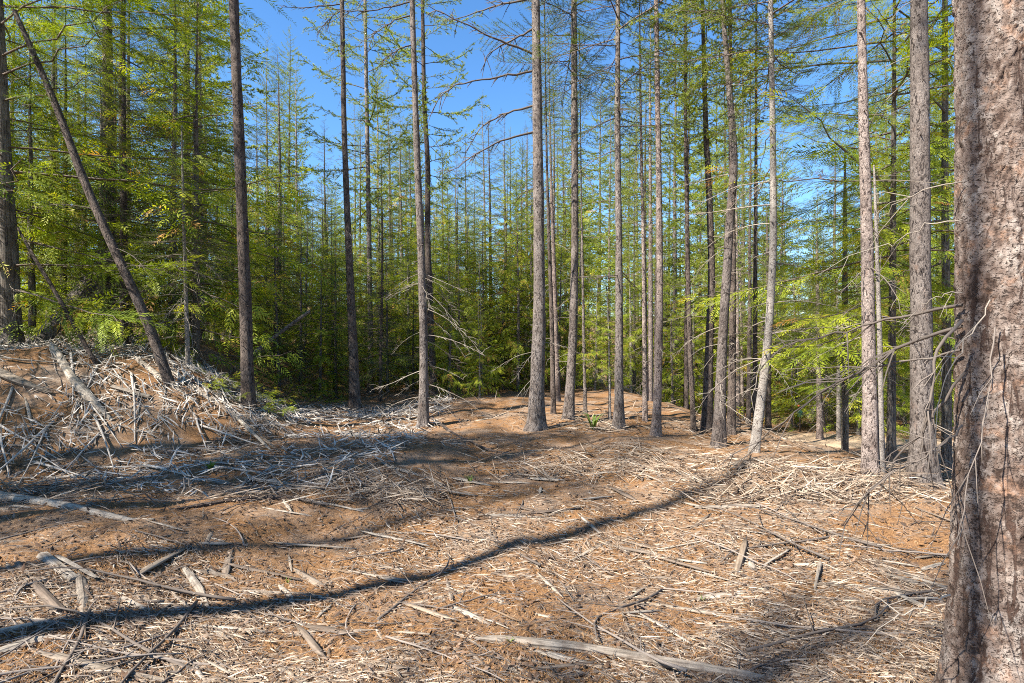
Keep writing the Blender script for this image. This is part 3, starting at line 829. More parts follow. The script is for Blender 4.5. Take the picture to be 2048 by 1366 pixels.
for s, px in enumerate([[(822, 3), (760, 20), (700, 25), (640, 10)], [(826, 90), (800, 95), (765, 120)], [(824, 30), (790, 40), (740, 75)]]):
    branch_from_pixels(root, basek, px, Yk, Yk - .3, .015, .005, 'stick', .25, seed=40 + s, twigs=14)
FT('larch_tree', 'darker trunk right behind the grey trunk with curling dead twigs', 'tree', 'bark_brown',
   [(868, 792, 20), (862, 650, 16), (855, 480, 15), (856, 330, 13), (848, 200, 11), (845, 0, 9)], height=16, crown='larch', c0=5.5, dead=14, dead_rng=(2, 8), dead_len=(0.4, 1.3), deadmat='stick')
root, Yd, atd, based = FT('conifer_tree', 'dark brown trunk with a split grey foot, left of the centre', 'tree', 'bark_brown',
   [(710, 822, 32), (708, 740, 25), (702, 600, 20), (694, 420, 16), (688, 250, 13), (684, 0, 11)], height=16, crown='larch_thin', crad=.85, c0=8.3, dead=5, dead_rng=(3, 8), dead_len=(0.4, 0.9), sides=24, deadmat='stick')
for s, px in enumerate([[(684, 8), (640, 12), (600, 16), (565, 14)], [(684, 20), (660, 35), (640, 60)]]):
    branch_from_pixels(root, based, px, Yd, Yd - .4, .016, .005, 'stick', .2, seed=50 + s, twigs=14)
FT('larch_tree', 'slender grey trunk with pale larch boughs, just right of the dark split-footed trunk', 'tree', 'bark_grey',
   [(741, 788, 17), (741, 700, 14), (739, 520, 12), (735, 300, 11), (730, 0, 8)], height=17, crown='larch', c0=5.6, dead=22, dead_rng=(3.5, 9), dead_len=(0.5, 1.3), deadmat='stick')
FT('conifer_tree', 'tall dark brown bare trunk against blue sky at left, behind the debris bank', 'tree', 'bark_brown',
   [(497, 815, 34), (494, 700, 30), (488, 520, 28), (479, 300, 26), (467, 0, 22)], height=21, crown='larch_thin', crad=.85, c0=11, dead=0, sides=30, rough=0.07)
FT('cedar_tree', 'straight grey stringy-barked cedar trunk behind the leaning trunk', 'tree', 'bark_cedar',
   [(214, 656, 38), (216, 560, 33), (217, 400, 29), (216, 200, 24), (214, 0, 20)], height=15, crown='cedar', c0=6.2, crad=1.5, dead=12, dead_rng=(3, 6.5), dead_len=(0.6, 1.4), sides=24, Y=13.5)
FT('cedar_tree', 'big cedar at the left edge with green sprays hanging over its trunk', 'tree', 'bark_cedar',
   [(18, 640, 58), (14, 500, 46), (4, 250, 32), (-6, 0, 24)], height=13, crown='cedar', c0=1.0, crad=1.5, dead=4, dead_rng=(1, 3), dead_len=(0.5, 1.0), sides=24, Y=10.5)
FT('fir_sapling', 'young fir with pale stem and drooping dead twigs at the bank', 'tree', 'bark_pale',
   [(377, 738, 12), (372, 600, 9), (367, 420, 7), (363, 250, 3)], crown='fir', c0=1.5, crad=1.5, dead=34, dead_rng=(0.4, 2.5), dead_len=(0.5, 1.1), dproto='deadlong', sides=12, Y=10.8)
FT('leaning_trunk', 'dark purplish dead trunk leaning far to the left over the debris bank', 'tree', 'bark_brown',
   [(345, 745, 26), (300, 655, 25), (262, 570, 24), (215, 470, 22), (165, 355, 20), (110, 205, 17), (60, 90, 14), (28, 20, 11)], sides=20, Y=9.6, flare=0.05, dead=8, dead_rng=(1.5, 6), dead_len=(0.3, 0.9), deadmat='stick')

# right-hand group
FT('conifer_tree', 'dark upright trunk left of the leaning whitish trunk, in the shade', 'tree', 'bark_brown',
   [(1511, 858, 14), (1510, 700, 12), (1511, 500, 10), (1512, 300, 7)], height=12, crown='larch', c0=6, dead=12, dead_rng=(1, 6), dead_len=(0.4, 1.0))
FT('conifer_tree', 'dark trunk directly behind the leaning whitish trunk', 'tree', 'bark_brown',
   [(1536, 862, 15), (1538, 700, 12), (1536, 560, 9), (1534, 450, 6)], height=9, crown='larch_thin', c0=5, dead=10, dead_rng=(1, 5), dead_len=(0.4, 0.9))
FT('conifer_tree', 'bluish grey slim trunk in front of the small green sign', 'tree', 'bark_grey',
   [(1591, 855, 9), (1591, 760, 8), (1590, 650, 6), (1588, 560, 4)], height=7, crown='fir_far', c0=3.6, dead=12, dead_rng=(0.8, 4), dead_len=(0.4, 0.9))
FT('conifer_tree', 'brown slim trunk amid grey twigs, halfway between leaning whitish and pinkish trunks', 'tree', 'bark_pink',
   [(1640, 882, 16), (1638, 760, 13), (1636, 640, 10), (1634, 500, 6)], height=8, crown='fir', c0=3.2, dead=26, dead_rng=(0.5, 3.4), dead_len=(0.5, 1.2), dproto='deadlong')
FT('conifer_tree', 'thin pale speckled stem left of the pinkish trunk', 'tree', 'bark_pale',
   [(1677, 884, 11), (1677, 780, 9), (1676, 680, 7), (1674, 560, 4)], height=5.6, crown='fir', c0=2.6, dead=24, dead_rng=(0.4, 2.8), dead_len=(0.4, 1.0), dproto='deadlong')
FT('cedar_tree', 'bright cedar with drooping yellow-green sprays across the pinkish trunk', 'tree', 'bark_cedar',
   [(1782, 905, 22), (1784, 700, 18), (1786, 450, 14), (1788, 200, 10)], height=11, crown='cedar', c0=2.2, crad=1.35, dead=6, dead_rng=(0.6, 2), dead_len=(0.4, 0.9), Y=9.4)
FT('cedar_tree', 'tall cedar with hanging sprays between the two thick right-hand trunks', 'tree', 'bark_cedar',
   [(1893, 900, 24), (1893, 700, 20), (1890, 400, 16), (1890, 0, 12)], height=14, crown='cedar', c0=2.6, crad=1.2, dead=6, dead_rng=(0.6, 2), dead_len=(0.4, 0.9), Y=10.5)
FT('cedar_tree', 'dark green cedar in the shade left of the pinkish trunk', 'tree', 'bark_cedar',
   [(1690, 860, 18), (1690, 600, 14), (1690, 330, 6)], height=7.5, crown='cedar', c0=1.8, crad=1.7, dead=6, dead_rng=(0.6, 2), dead_len=(0.4, 0.9), Y=13.0)

# ------------------------------------------------------------------ far dirt track
TRK = np.array([(3.0, 33.0), (4.5, 28.0), (6.5, 24.0), (10.0, 21.0), (15.0, 18.5), (22.0, 17.0), (32.0, 16.0)])
def track_dist(x, y):
    best = 1e9
    for (ax, ay), (bx, by) in zip(TRK[:-1], TRK[1:]):
        t = max(0, min(1, ((x - ax) * (bx - ax) + (y - ay) * (by - ay)) / ((bx - ax) ** 2 + (by - ay) ** 2)))
        best = min(best, math.hypot(x - ax - t * (bx - ax), y - ay - t * (by - ay)))
    return best
cl = resample(TRK, 90)
nrm = np.gradient(cl, axis=0); nrm = np.stack([-nrm[:, 1], nrm[:, 0]], 1); nrm /= np.linalg.norm(nrm, axis=1, keepdims=True)
off = np.linspace(-1.7, 1.7, 15)
TP = cl[:, None, :] + nrm[:, None, :] * (off[None, :, None] + .25 * vnoise(np.arange(90)[:, None] / 6. + 0 * off, np.sign(off)[None, :] * 3.3 + 0 * off, 5)[..., None])
TZ = H(TP[..., 0], TP[..., 1]) + .06 - .05 * (np.abs(off) / 1.7)[None, :] ** 4
i_, j_ = np.meshgrid(np.arange(89), np.arange(14), indexing='ij'); a_ = (i_ * 15 + j_).ravel()
tm, tt_, tp_ = nt('track_dirt')
tn = N(tt_, 'ShaderNodeTexNoise', Scale=3.0, Detail=8.0, Roughness=0.75)
tt_.links.new(ramp(tt_, tn.outputs['Fac'], [(0.3, (0.20, 0.135, 0.08)), (0.7, (0.38, 0.28, 0.18))]).outputs[0], tp_.inputs['Base Color']); tp_.inputs['Roughness'].default_value = .95
track = link('dirt_track', make_mesh('dirt_track', np.concatenate([TP, TZ[..., None]], -1).reshape(-1, 3), np.stack([a_, a_ + 15, a_ + 16, a_ + 1], 1), [tm], smooth=True))
tag(track, 'tan dirt track crossing behind the trees at right', kind='structure')

# ------------------------------------------------------------------ background trees
TRUNK = {}
def stock_trunk(bark, height, r0, seed):
    n = 12
    z = np.linspace(-0.25, height, n); r = np.random.default_rng(seed)
    wob = np.cumsum(r.normal(0, 0.02, (n, 2)), 0)
    wob[0] = 0
    P = np.stack([wob[:, 0], wob[:, 1], z, np.maximum(0.01, r0 * (1 - np.clip(z, 0, None) / height) ** 0.8)], 1)
    V, F, Q = trunk_geo(P, seed, 9, 0.06, 26)
    return make_mesh('trunk', V, F, [MAT[bark]], smooth=True)
STOCK = {  # kind: (crown key, trunk height, crown base, barks, base radius)
    'larch': ('larch_far', 20.0, 6.2, ('bark_pink', 'bark_grey', 'bark_brown'), 0.15),
    'bare_larch': ('larch_thin', 20.0, 6.2, ('bark_grey', 'bark_brown', 'bark_pink'), 0.14),
    'fir': ('fir_far', 14.0, 1.2, ('bark_grey', 'bark_brown', 'bark_grey'), 0.14),
    'cedar': ('cedar_far', 9.0, 0.45, ('bark_cedar', 'bark_grey', 'bark_pale'), 0.10),
}
for k, (ck, hh, cb, barks, r0) in STOCK.items():
    for i in range(3):
        TRUNK[k, i] = stock_trunk(barks[i], hh, r0, 300 + i + len(k) * 7)

BG_LABEL = {'larch': ('larch_tree', 'slender pale green larch'), 'bare_larch': ('larch_tree', 'thin nearly leafless larch'),
            'fir': ('fir_tree', 'dark green fir'), 'cedar': ('cedar_tree', 'bushy yellow-green cedar')}
MARKS = [(60, 'the left-edge cedar'), (215, 'the grey cedar trunk'), (375, 'the young fir at the bank'), (490, 'the tall dark trunk at left'),
         (570, 'the gap with two sky spires'), (650, 'the left sky gap'), (715, 'the dark split-footed trunk'), (845, 'the trunk with curling twigs'),
         (950, 'the middle of the clearing'), (1075, 'the thickest middle trunk'), (1145, 'the curving grey-based trunk'), (1235, 'the yellow-green sapling'),
         (1315, 'the pinkish-white pole'), (1390, 'the mossy-footed trunk'), (1450, 'the kinked grey trunk'), (1530, 'the leaning whitish trunk'),
         (1600, 'the small green sign'), (1680, 'the right sky gap'), (1740, 'the pinkish trunk'), (1840, 'the thick right-hand trunk'), (1960, 'the huge right-edge trunk')]
def bg_label(kind, x, y):
    u = CU + x / y * FPX
    mk = min(MARKS, key=lambda m: abs(m[0] - u))[1]
    dist = 'close' if y < 21 else ('some way' if y < 40 else 'far')
    lb = '%s standing %s behind %s' % (BG_LABEL[kind][1], dist, mk)
    return lb, lb + 's'[:0]
DEADSET = {}
def dead_skirt(i):
    if i not in DEADSET:
        r = np.random.default_rng(900 + i); b = Bag()
        for k in range(34):
            z = r.uniform(0.8, 6.5)
            place_branch(b, PROTO['dead'][0][r.integers(8)], r.uniform(.35, 1.0), r.uniform(0, 6.28), r.uniform(-.35, .3), 0, np.array([0, 0, z]))
        DEADSET[i] = b.mesh('dead_branches', [MAT['stick']])
    return DEADSET[i]

def bg_tree(kind, x, y, height, label=None, group=None, name=None, lean=True):
    ck, hh, cb, barks, r0 = STOCK[kind]
    s = height / hh; i = int(rng.integers(3))
    nm = BG_LABEL[kind][0]; lb, gp = bg_label(kind, x, y)
    root = empty(name or nm, (x, y, float(H(x, y))))
    root.rotation_euler = (rng.normal(0, .012), rng.normal(0, .012), rng.uniform(0, 6.28)) if lean else (0, 0, 0)
    root.scale = (s, s, s)
    link('trunk', TRUNK[kind, i], root)
    me, cl = CROWN[ck, i % NV[ck]]
    c = link('crown', me, root, (0, 0, cb)); q = (hh - cb) * 1.02 / cl
    w_ = rng.uniform(.65, 1.1); c.scale = (q * w_ * rng.uniform(.9, 1.1), q * w_ * rng.uniform(.9, 1.1), q); c.rotation_euler = (0, 0, rng.uniform(0, 6.28))
    if kind in ('larch', 'bare_larch', 'fir'):
        link('dead_branch_skirt', dead_skirt(int(rng.integers(3))), root)['kind'] = 'stuff'
    tag(root, label or lb, 'tree', group if label else gp)
    return root

SKY_U = [-50, 430, 445, 500, 528, 600, 618, 690, 700, 760, 870, 890, 960, 1050, 1075, 1300, 1340, 1490, 1600, 1625, 1710, 1730, 2100]
SKY_V = [-400, -400, 230, 260, 90, 90, 300, 300, 120, 60, 120, 235, 200, 220, -50, -50, 20, -60, -60, 310, 330, -200, -200]
taken = [(-5.8, 12), (0.4, 11), (1, 12), (-1.8, 11)]
def free(x, y, d):
    return all((x - a) ** 2 + (y - b) ** 2 > d * d for a, b in taken)

def fill(n, kinds, probs, y0, y1, u0, u1, hr, gap):
    done = tries = 0
    while done < n and tries < n * 40:
        tries += 1
        y = rng.uniform(y0, y1); u = rng.uniform(u0, u1); x = (u - CU) / FPX * y
        if not free(x, y, gap) or track_dist(x, y) < 2.0: continue
        k = rng.choice(kinds, p=probs)
        h = rng.uniform(*hr[k])
        g = float(H(x, y))
        vcap = np.interp(u, SKY_U, SKY_V) + rng.uniform(0, 120)
        h = min(h, CAMZ + (CV - vcap) / FPX * y - g)
        if h < 2.0: continue
        bg_tree(str(k), x, y, h); taken.append((x, y)); done += 1

# two larch spires against the sky and a few single trees one can point to
for (u, vt, y, k, lb) in [(576, 68, 34, 'larch', 'tall pale larch spire standing free against the blue sky at left'),
                          (541, 78, 37, 'bare_larch', 'thin leafless spire just left of the tall pale larch against the sky'),
                          (657, 245, 36, 'fir', 'pointed fir top low against the sky, left of the dark split-footed trunk'),
                          (520, 215, 33, 'fir', 'narrow green fir in front of the two sky spires'),
                          (975, 195, 40, 'bare_larch', 'leafless larch tip below the arching dead limbs of the thickest trunk'),
                          (1350, 10, 26, 'larch', 'tall pale green larch cone right of the pinkish-white pole'),
                          (1672, 268, 30, 'fir', 'small dark fir tip in the sky gap left of the pinkish trunk')]:
    x = (u - CU) / FPX * y; g = float(H(x, y))
    bg_tree(k, x, y, CAMZ + (CV - vt) / FPX * y - g, lb, None); taken.append((x, y))

for (u, y, h, k) in [(900, 19.8, 6.2, 'cedar'), (935, 21.0, 7.4, 'cedar'), (968, 19.6, 6.0, 'cedar'), (1004, 20.6, 7.8, 'cedar'), (1036, 19.4, 6.4, 'cedar'), (1062, 21.4, 7.6, 'cedar'), (1118, 20.2, 5.6, 'cedar'),
                     (1160, 21.5, 6.5, 'cedar'), (1262, 21.0, 5.8, 'cedar'), (1345, 21.5, 5.0, 'cedar'), (1385, 22.5, 6.4, 'cedar'), (640, 16.6, 4.4, 'cedar'), (672, 18.0, 5.2, 'cedar'), (600, 17.2, 5.6, 'fir'),
                     (560, 16.2, 4.8, 'fir'), (775, 18.6, 5.0, 'cedar'), (815, 19.4, 6.0, 'cedar')]:
    x = (u - CU) / FPX * y; bg_tree(k, x, y, h); taken.append((x, y))
HR = {'cedar': (4, 9), 'fir': (7, 15), 'larch': (15, 24), 'bare_larch': (14, 22)}
# dense wall of the left
fill(12, ['cedar', 'fir', 'larch'], [.25, .65, .10], 11.5, 16, -60, 430, {'cedar': (6, 9), 'fir': (8, 11), 'larch': (11, 13)}, 1.1)
fill(18, ['cedar', 'fir', 'larch'], [.3, .45, .25], 15, 28, -80, 440, {'cedar': (7, 11), 'fir': (9, 14), 'larch': (13, 17)}, 1.2)
# young trees round the back of the clearing
fill(13, ['cedar', 'fir'], [.45, .55], 15.5, 20, 445, 1000, {'cedar': (2, 5.5), 'fir': (3, 7.5)}, 1.0)
fill(50, ['cedar', 'fir'], [.68, .32], 19.5, 31, 440, 1340, {'cedar': (3.5, 10), 'fir': (5, 13)}, 1.0)
fill(15, ['larch', 'bare_larch'], [.3, .7], 14.5, 27, 1270, 1900, {'larch': (11, 17), 'bare_larch': (9, 15)}, 1.0)
fill(12, ['larch', 'bare_larch'], [.2, .8], 18, 30, 880, 1330, {'larch': (11, 17), 'bare_larch': (9, 15)}, 1.0)
fill(34, ['cedar', 'fir'], [.8, .2], 21, 32, 1270, 1900, {'cedar': (4, 8.5), 'fir': (5, 9)}, 1.1)
# taller wood behind
fill(80, ['larch', 'bare_larch', 'fir', 'cedar'], [.38, .17, .2, .25], 26, 46, 380, 2000, {'cedar': (7, 12), 'fir': (10, 18), 'larch': (15, 24), 'bare_larch': (14, 22)}, 1.4)
fill(100, ['larch', 'bare_larch', 'fir', 'cedar'], [.35, .15, .25, .25], 45, 85, -50, 2100, {'cedar': (8, 14), 'fir': (12, 20), 'larch': (15, 24), 'bare_larch': (14, 22)}, 1.8)

# ------------------------------------------------------------------ trees behind and beside the photographer (their shade lies in the picture)
def shade_tree(kind, x, y, h, rad, c0, bark='bark_grey', crown='fir', crad=1.0, label=None):
    TREE_SEED[0] += 3
    base = np.array([x, y, float(H(x, y))])
    root = empty('conifer_tree', base)
    P = np.array([[0, 0, -.12, rad], [0.03, 0, h * .4, rad * .8], [0, .04, h, .015]])
    V, F, Q = trunk_geo(P, TREE_SEED[0], 16, .05)
    link('trunk', make_mesh('trunk', V, F, [MAT[bark]], smooth=True), root)
    crown_part(root, crown, TREE_SEED[0] % 3, (0, 0, c0), (0, 0, 1), (h - c0) * 1.02, x, crad)
    tag(root, label or 'conifer outside the picture at left whose crown shades the debris bank', 'tree', None if label else 'conifers outside the picture shading the bank')
    return root
shade_tree('fir', -8.6, -0.72, 23, .125, 16.5, crown='larch', label='larch outside the picture whose long trunk shadow crosses the foreground')
for (x, y, h, c0, ck, cr) in [(-12.6, 6.4, 9, 2.5, 'fir', 1.0), 
                              (-10.6, 4.6, 10.5, 3, 'fir', 1.2),
                              (-10.3, 3.3, 12.5, 3.5, 'cedar', 1.1), (-8.3, 4.3, 11.5, 4.5, 'cedar', 0.9)]:
    shade_tree('fir', x, y, h, .16, c0, crown=ck, crad=cr)
for (x, y, h, c0, ck, lb) in [(1.98 - 8 * math.sin(SUN_AZ), 2.5 - 8 * math.cos(SUN_AZ), 19, 14.0, 'larch_thin', 'larch behind the photographer shading a strip of the huge right-hand trunk'),
                              (-8.0, 2.9, 15.5, 7.0, 'fir', 'tall fir left of the picture dappling the middle ground with shade'),
                              (-10.4, 2.2, 17, 8.5, 'fir', 'second tall fir left of the picture, dappling the ground before the middle trunks'),
                              (-12.5, -6.5, 18, 9, 'larch_thin', 'larch well behind the photographer at left'),
                              (-9.6, -4.4, 17, 9.0, 'larch', 'larch behind the photographer softly shading the right foreground'),
                              (-11.2, -1.2, 16, 9.5, 'larch_thin', 'thin larch far left of the picture dappling the rise at right')]:
    shade_tree('fir', x, y, h, .07 if h == 19 else .15, c0, crown=ck, label=lb, crad=1.35 if ck == 'fir' else 1.0)

# ------------------------------------------------------------------ small sign by the track
def sign():
    y = 22.6; p = pix(1600, 822, y); g = float(H(p[0], y))
    root = empty('trail_sign', (p[0], y, g)); b = -g
    def box(name, cx, cz, w, d, h, m):
        z = cz - g
        V = np.array([[sx * w / 2 + cx - p[0], sy * d / 2, z + sz * h / 2] for sx in (-1, 1) for sy in (-1, 1) for sz in (-1, 1)])
        F = np.array([[0, 1, 3, 2], [4, 6, 7, 5], [0, 4, 5, 1], [2, 3, 7, 6], [0, 2, 6, 4], [1, 5, 7, 3]])
        link(name, make_mesh(name, V, F, [m]), root)
    cz = pix(1600, 827, y)[2]
    box('panel', p[0], cz, .19, .02, .26, plain_mat('sign_green', (0.10, 0.30, 0.20)))
    o = root.children[-1]
    zy = pix(1600, 822, y)[2]
    V = np.array([[-.095 + .005, -.014, zy - g - .05], [.02, -.014, zy - g - .05], [.02, -.014, zy - g + .05], [-.09, -.014, zy - g + .05],
                  [-.09, -.0105, zy - g - .05], [.02, -.0105, zy - g - .05], [.02, -.0105, zy - g + .05], [-.09, -.0105, zy - g + .05]])
    link('yellow_patch', make_mesh('yellow_patch', V, [[0, 1, 2, 3], [4, 7, 6, 5], [0, 4, 5, 1], [1, 5, 6, 2], [2, 6, 7, 3], [3, 7, 4, 0]], [plain_mat('sign_yellow', (0.75, 0.55, 0.03))]), root)
    zt = pix(1600, 812, y)[2]
    post_h = zt - g + .1
    box('post', p[0], g + post_h / 2 - .15, .05, .015, post_h + .2, MAT['bark_brown'])
    root.children[-1].location = (0, .02, 0)
    box('red_marker', p[0] - .05, zt, .09, .02, .09, plain_mat('marker_red', (0.6, 0.10, 0.05)))
    tag(root, 'small green sign with yellow patch and red marker by the far dirt track', 'sign')
sign()

# ------------------------------------------------------------------ logs, slabs and sticks one can point to
def sliver_mesh(name, L, w, t, seed, mat, secs=5, bend=0.04, split=True):
    """split piece of wood along X, flat section, pointed torn ends"""
    r = np.random.default_rng(seed)
    x = np.linspace(-L / 2, L / 2, secs)
    f = np.ones(secs)
    f[0] = r.uniform(.15, .8); f[-1] = r.uniform(.05, .5)
    f *= r.uniform(.8, 1.15, secs)
    yb = np.cumsum(r.normal(0, bend * L / secs, secs)); zb = np.cumsum(r.normal(0, bend * .6 * L / secs, secs)); yb -= yb.mean(); zb -= zb.mean()
    prof = np.array([[-.5, -.25], [-.1, -.5], [.5, -.3], [.42, .3], [.05, .5], [-.45, .2]]) * r.uniform(.8, 1.2, (6, 2))
    k = 6; V = []
    for i in range(secs):
        tw = r.normal(0, .12)
        c, s = math.cos(tw), math.sin(tw)
        q = prof @ np.array([[c, s], [-s, c]])
        V.append(np.stack([x[i] + r.normal(0, .02 * L, k) * (1 if i in (0, secs - 1) else .2), yb[i] + q[:, 0] * w * f[i], zb[i] + q[:, 1] * t * f[i]], 1))
    V = np.concatenate(V)
    i, j = np.meshgrid(np.arange(secs - 1), np.arange(k), indexing='ij')
    a = (i * k + j).ravel(); b = (i * k + (j + 1) % k).ravel()
    F4 = np.stack([a, a + k, b + k, b], 1)
    F6 = np.array([np.arange(k), ((secs - 1) * k + np.arange(k))[::-1]])
    return make_mesh(name, V, [F4, F6], [mat], C=np.full(len(V), r.random()))

def lay(o, x, y, yaw, lift=0.0, roll=0.0, half=0.2):
    """rest on the ground along the slope"""
    c, s = math.cos(yaw), math.sin(yaw)
    za, zb = float(H(x - c * half, y - s * half)), float(H(x + c * half, y + s * half))
    zc = float(H(x, y))
    pitch = math.atan2(zb - za, 2 * half)
    o.location = (x, y, max(zc, (za + zb) / 2) + lift)
    o.rotation_euler = (roll, -pitch, yaw)
    return o

def log(name, label, cat, pts, mat='wood', k=14, seed=0, rough=.17, flat=.65, splinter=True, lift=.5):
    """a log lying through pixel points (u, v, width px) on the ground"""
    P = []
    for (u, v, w) in pts:
        g = hit(u, v); P.append([*g, w / FPX * g[1] * .4])
    P = np.array(P); return log_world(name, label, cat, P, mat, k, seed, rough, flat, splinter, lift)

def log_world(name, label, cat, P, mat='wood', k=10, seed=0, rough=.1, flat=.8, splinter=True, lift=.5):
    r = np.random.default_rng(seed + 2000)
    n = 26
    Q = resample(P, n); Q[:, 2] += Q[:, 3] * lift
    base = Q[n // 2, :3].copy()
    ax = norm(Q[-1, :3] - Q[0, :3]); yaw = math.atan2(ax[1], ax[0])
    D = np.gradient(Q[:, :3], axis=0); D /= np.linalg.norm(D, axis=1, keepdims=True)
    S = np.cross(D, UP); S /= (np.linalg.norm(S, axis=1, keepdims=True) + 1e-9); U = np.cross(S, D)
    th = np.arange(k) * 2 * PI / k
    s_, t_ = np.meshgrid(np.linspace(0, 1, n), th, indexing='ij')
    ln = np.linalg.norm(Q[-1, :3] - Q[0, :3])
    R = Q[:, 3][:, None] * (1 + rough * 2 * vnoise(t_ / (2 * PI) * 5, s_ * ln / .5, seed, 5) + rough * 2.4 * vnoise(t_ / (2 * PI) * k, s_ * ln / .9, seed + 3, k))
    V = Q[:, None, :3] + R[..., None] * (S[:, None, :] * np.cos(t_)[..., None] + U[:, None, :] * np.sin(t_)[..., None] * flat)
    if splinter:
        for e, sg in ((0, -1), (n - 1, 1)):
            V[e] = V[e] * .6 + Q[e, :3] * .4 + sg * D[e] * r.uniform(0, 1, k)[:, None] * Q[e, 3] * 3.5
    V = (V.reshape(-1, 3) - base)
    c, s = math.cos(-yaw), math.sin(-yaw)
    V = V @ np.array([[c, -s, 0], [s, c, 0], [0, 0, 1]]).T
    i, j = np.meshgrid(np.arange(n - 1), np.arange(k), indexing='ij')
    a = (i * k + j).ravel(); b = (i * k + (j + 1) % k).ravel()
    F = np.stack([a, b, b + k, a + k], 1)
    o = link(name, make_mesh(name, V, [F, np.array([np.arange(k)[::-1], (n - 1) * k + np.arange(k)])], [MAT[mat]], C=np.full(len(V), .33), smooth=False))
    o.location = base; o.rotation_euler = (0, 0, yaw)
    tag(o, label, cat)
    return o

log('weathered_log', 'long bleached log lying in sun at the left edge of the foreground', 'log', [(-30, 995, 30), (110, 1012, 26), (250, 1042, 20), (440, 1082, 8)], seed=1)
log('weathered_log', 'long grey cracked log along the bottom edge, right of the middle', 'log', [(985, 1284, 28), (1150, 1302, 34), (1300, 1330, 36), (1520, 1362, 26)], seed=2)
log('split_log', 'pale torn log end in the bottom left corner below the long shadow', 'log', [(105, 1320, 24), (180, 1340, 24), (345, 1366, 14)], seed=3)
log('wood_slab', 'bare grey slab pointing down among the chunks at left', 'wood slab', [(160, 1160, 20), (165, 1200, 24), (165, 1255, 8)], seed=4)
log('wood_slab', 'bright blocky chunk with a clean cut end at left', 'wood slab', [(35, 1130, 16), (75, 1180, 22), (118, 1230, 26)], seed=5, splinter=False)
log('wood_slab', 'sunlit short round of wood above the chunk pile at left', 'wood slab', [(85, 1118, 26), (150, 1165, 24)], seed=6, splinter=False)
log('wood_slab', 'dark bluish board crossing the sunlit round at left', 'wood slab', [(120, 1132, 12), (188, 1167, 10)], seed=7, flat=.4, lift=3.5)
log('wood_slab', 'curved grey plank lying at the far left below the chunk pile', 'wood slab', [(-20, 1275, 20), (60, 1255, 18), (155, 1232, 8)], seed=8)
log('wood_slab', 'dark wide plank just above the left end of the long shadow', 'wood slab', [(-20, 1318, 26), (60, 1290, 26), (140, 1278, 10)], seed=9)
log('wood_slab', 'small bleached stub alone on orange needles, left', 'wood slab', [(245, 1203, 18), (290, 1222, 14)], seed=10, splinter=False)
log('wood_slab', 'pointed grey plank standing out in the left foreground', 'wood slab', [(370, 1145, 14), (398, 1185, 20), (418, 1222, 6)], seed=11)
log('wood_slab', 'long split shake right of the pointed grey plank', 'wood slab', [(395, 1145, 10), (450, 1155, 14), (510, 1175, 6)], seed=12)
log('fallen_branch', 'stick crossing the long trunk shadow in the left foreground', 'branch', [(485, 1205, 9), (497, 1228, 9), (525, 1258, 8), (560, 1280, 6)], seed=13, splinter=False)
log('fallen_branch', 'thick curved scaly branch arching on the ground at the bottom right', 'branch', [(1530, 1366, 14), (1532, 1335, 14), (1560, 1318, 14), (1610, 1305, 12), (1690, 1290, 9)], mat='bark_brown', seed=14, splinter=False)
log('fallen_branch', 'grey branch running right from the foot of the curved scaly branch', 'branch', [(1535, 1358, 12), (1600, 1355, 14), (1665, 1345, 10)], seed=15)
log('weathered_log', 'dark mossy rotten log in the middle of the left foreground', 'log', [(365, 1020, 10), (450, 1005, 14), (520, 998, 18), (590, 1000, 12)], mat='bark_brown', seed=16)
log('weathered_log', 'grey stripped log at the lower end of the left debris bank', 'log', [(500, 960, 12), (590, 975, 16), (690, 965, 6)], seed=17)
log('split_log', 'split grey log lying down the debris bank at far left', 'log', [(108, 700, 18), (140, 755, 22), (175, 800, 26), (215, 835, 14)], seed=18)
log('split_log', 'pale split log near the foot of the leaning trunk', 'log', [(280, 725, 16), (330, 765, 18), (390, 805, 8)], seed=19)
log('split_log', 'bleached pole running down the bank from the leaning trunk foot', 'log', [(345, 745, 16), (400, 790, 14), (470, 835, 10), (540, 900, 6)], seed=20)
log('split_log', 'grey stripped beam right of the bleached pole on the bank', 'log', [(400, 780, 12), (440, 815, 14), (490, 850, 10), (560, 905, 6)], seed=21)
log('weathered_log', 'short brownish log in the middle of the left bank', 'log', [(225, 778, 16), (300, 798, 16)], seed=22, splinter=False)
log('weathered_log', 'grey log at the left edge of the bank', 'log', [(-15, 745, 30), (40, 770, 26), (85, 785, 16)], seed=23)
log('fallen_branch', 'long thin pale pole across the bank at far left', 'branch', [(-10, 722, 5), (120, 732, 5), (260, 738, 4)], seed=24, lift=3, splinter=False)
log('fallen_branch', 'dark thin trunk fallen along the crest of the bank at left', 'branch', [(40, 668, 10), (140, 672, 14), (300, 690, 12), (470, 745, 6)], mat='bark_brown', seed=25, lift=2.5)
log('fallen_branch', 'thin dark branch lying across the shaded middle ground', 'branch', [(860, 835, 6), (910, 870, 7), (985, 905, 7), (1080, 915, 6), (1110, 895, 5)], mat='bark_brown', seed=26, splinter=False)
log('fallen_branch', 'pale stick lying right of the split shakes in the middle foreground', 'branch', [(900, 1260, 7), (950, 1290, 8), (1030, 1345, 14)], seed=27)
log('fallen_branch', 'short dark grey stick on orange needles right of centre', 'branch', [(1455, 998, 8), (1502, 968, 9)], mat='bark_brown', seed=28, splinter=False)
log('fallen_branch', 'grey stick lying across the upper end of the long shadow', 'branch', [(1560, 1006, 7), (1625, 1002, 6)], seed=29, splinter=False)
log('fallen_branch', 'broken bluish stick beside the left foot of the huge right trunk', 'branch', [(1848, 1142, 12), (1885, 1130, 10)], seed=30)
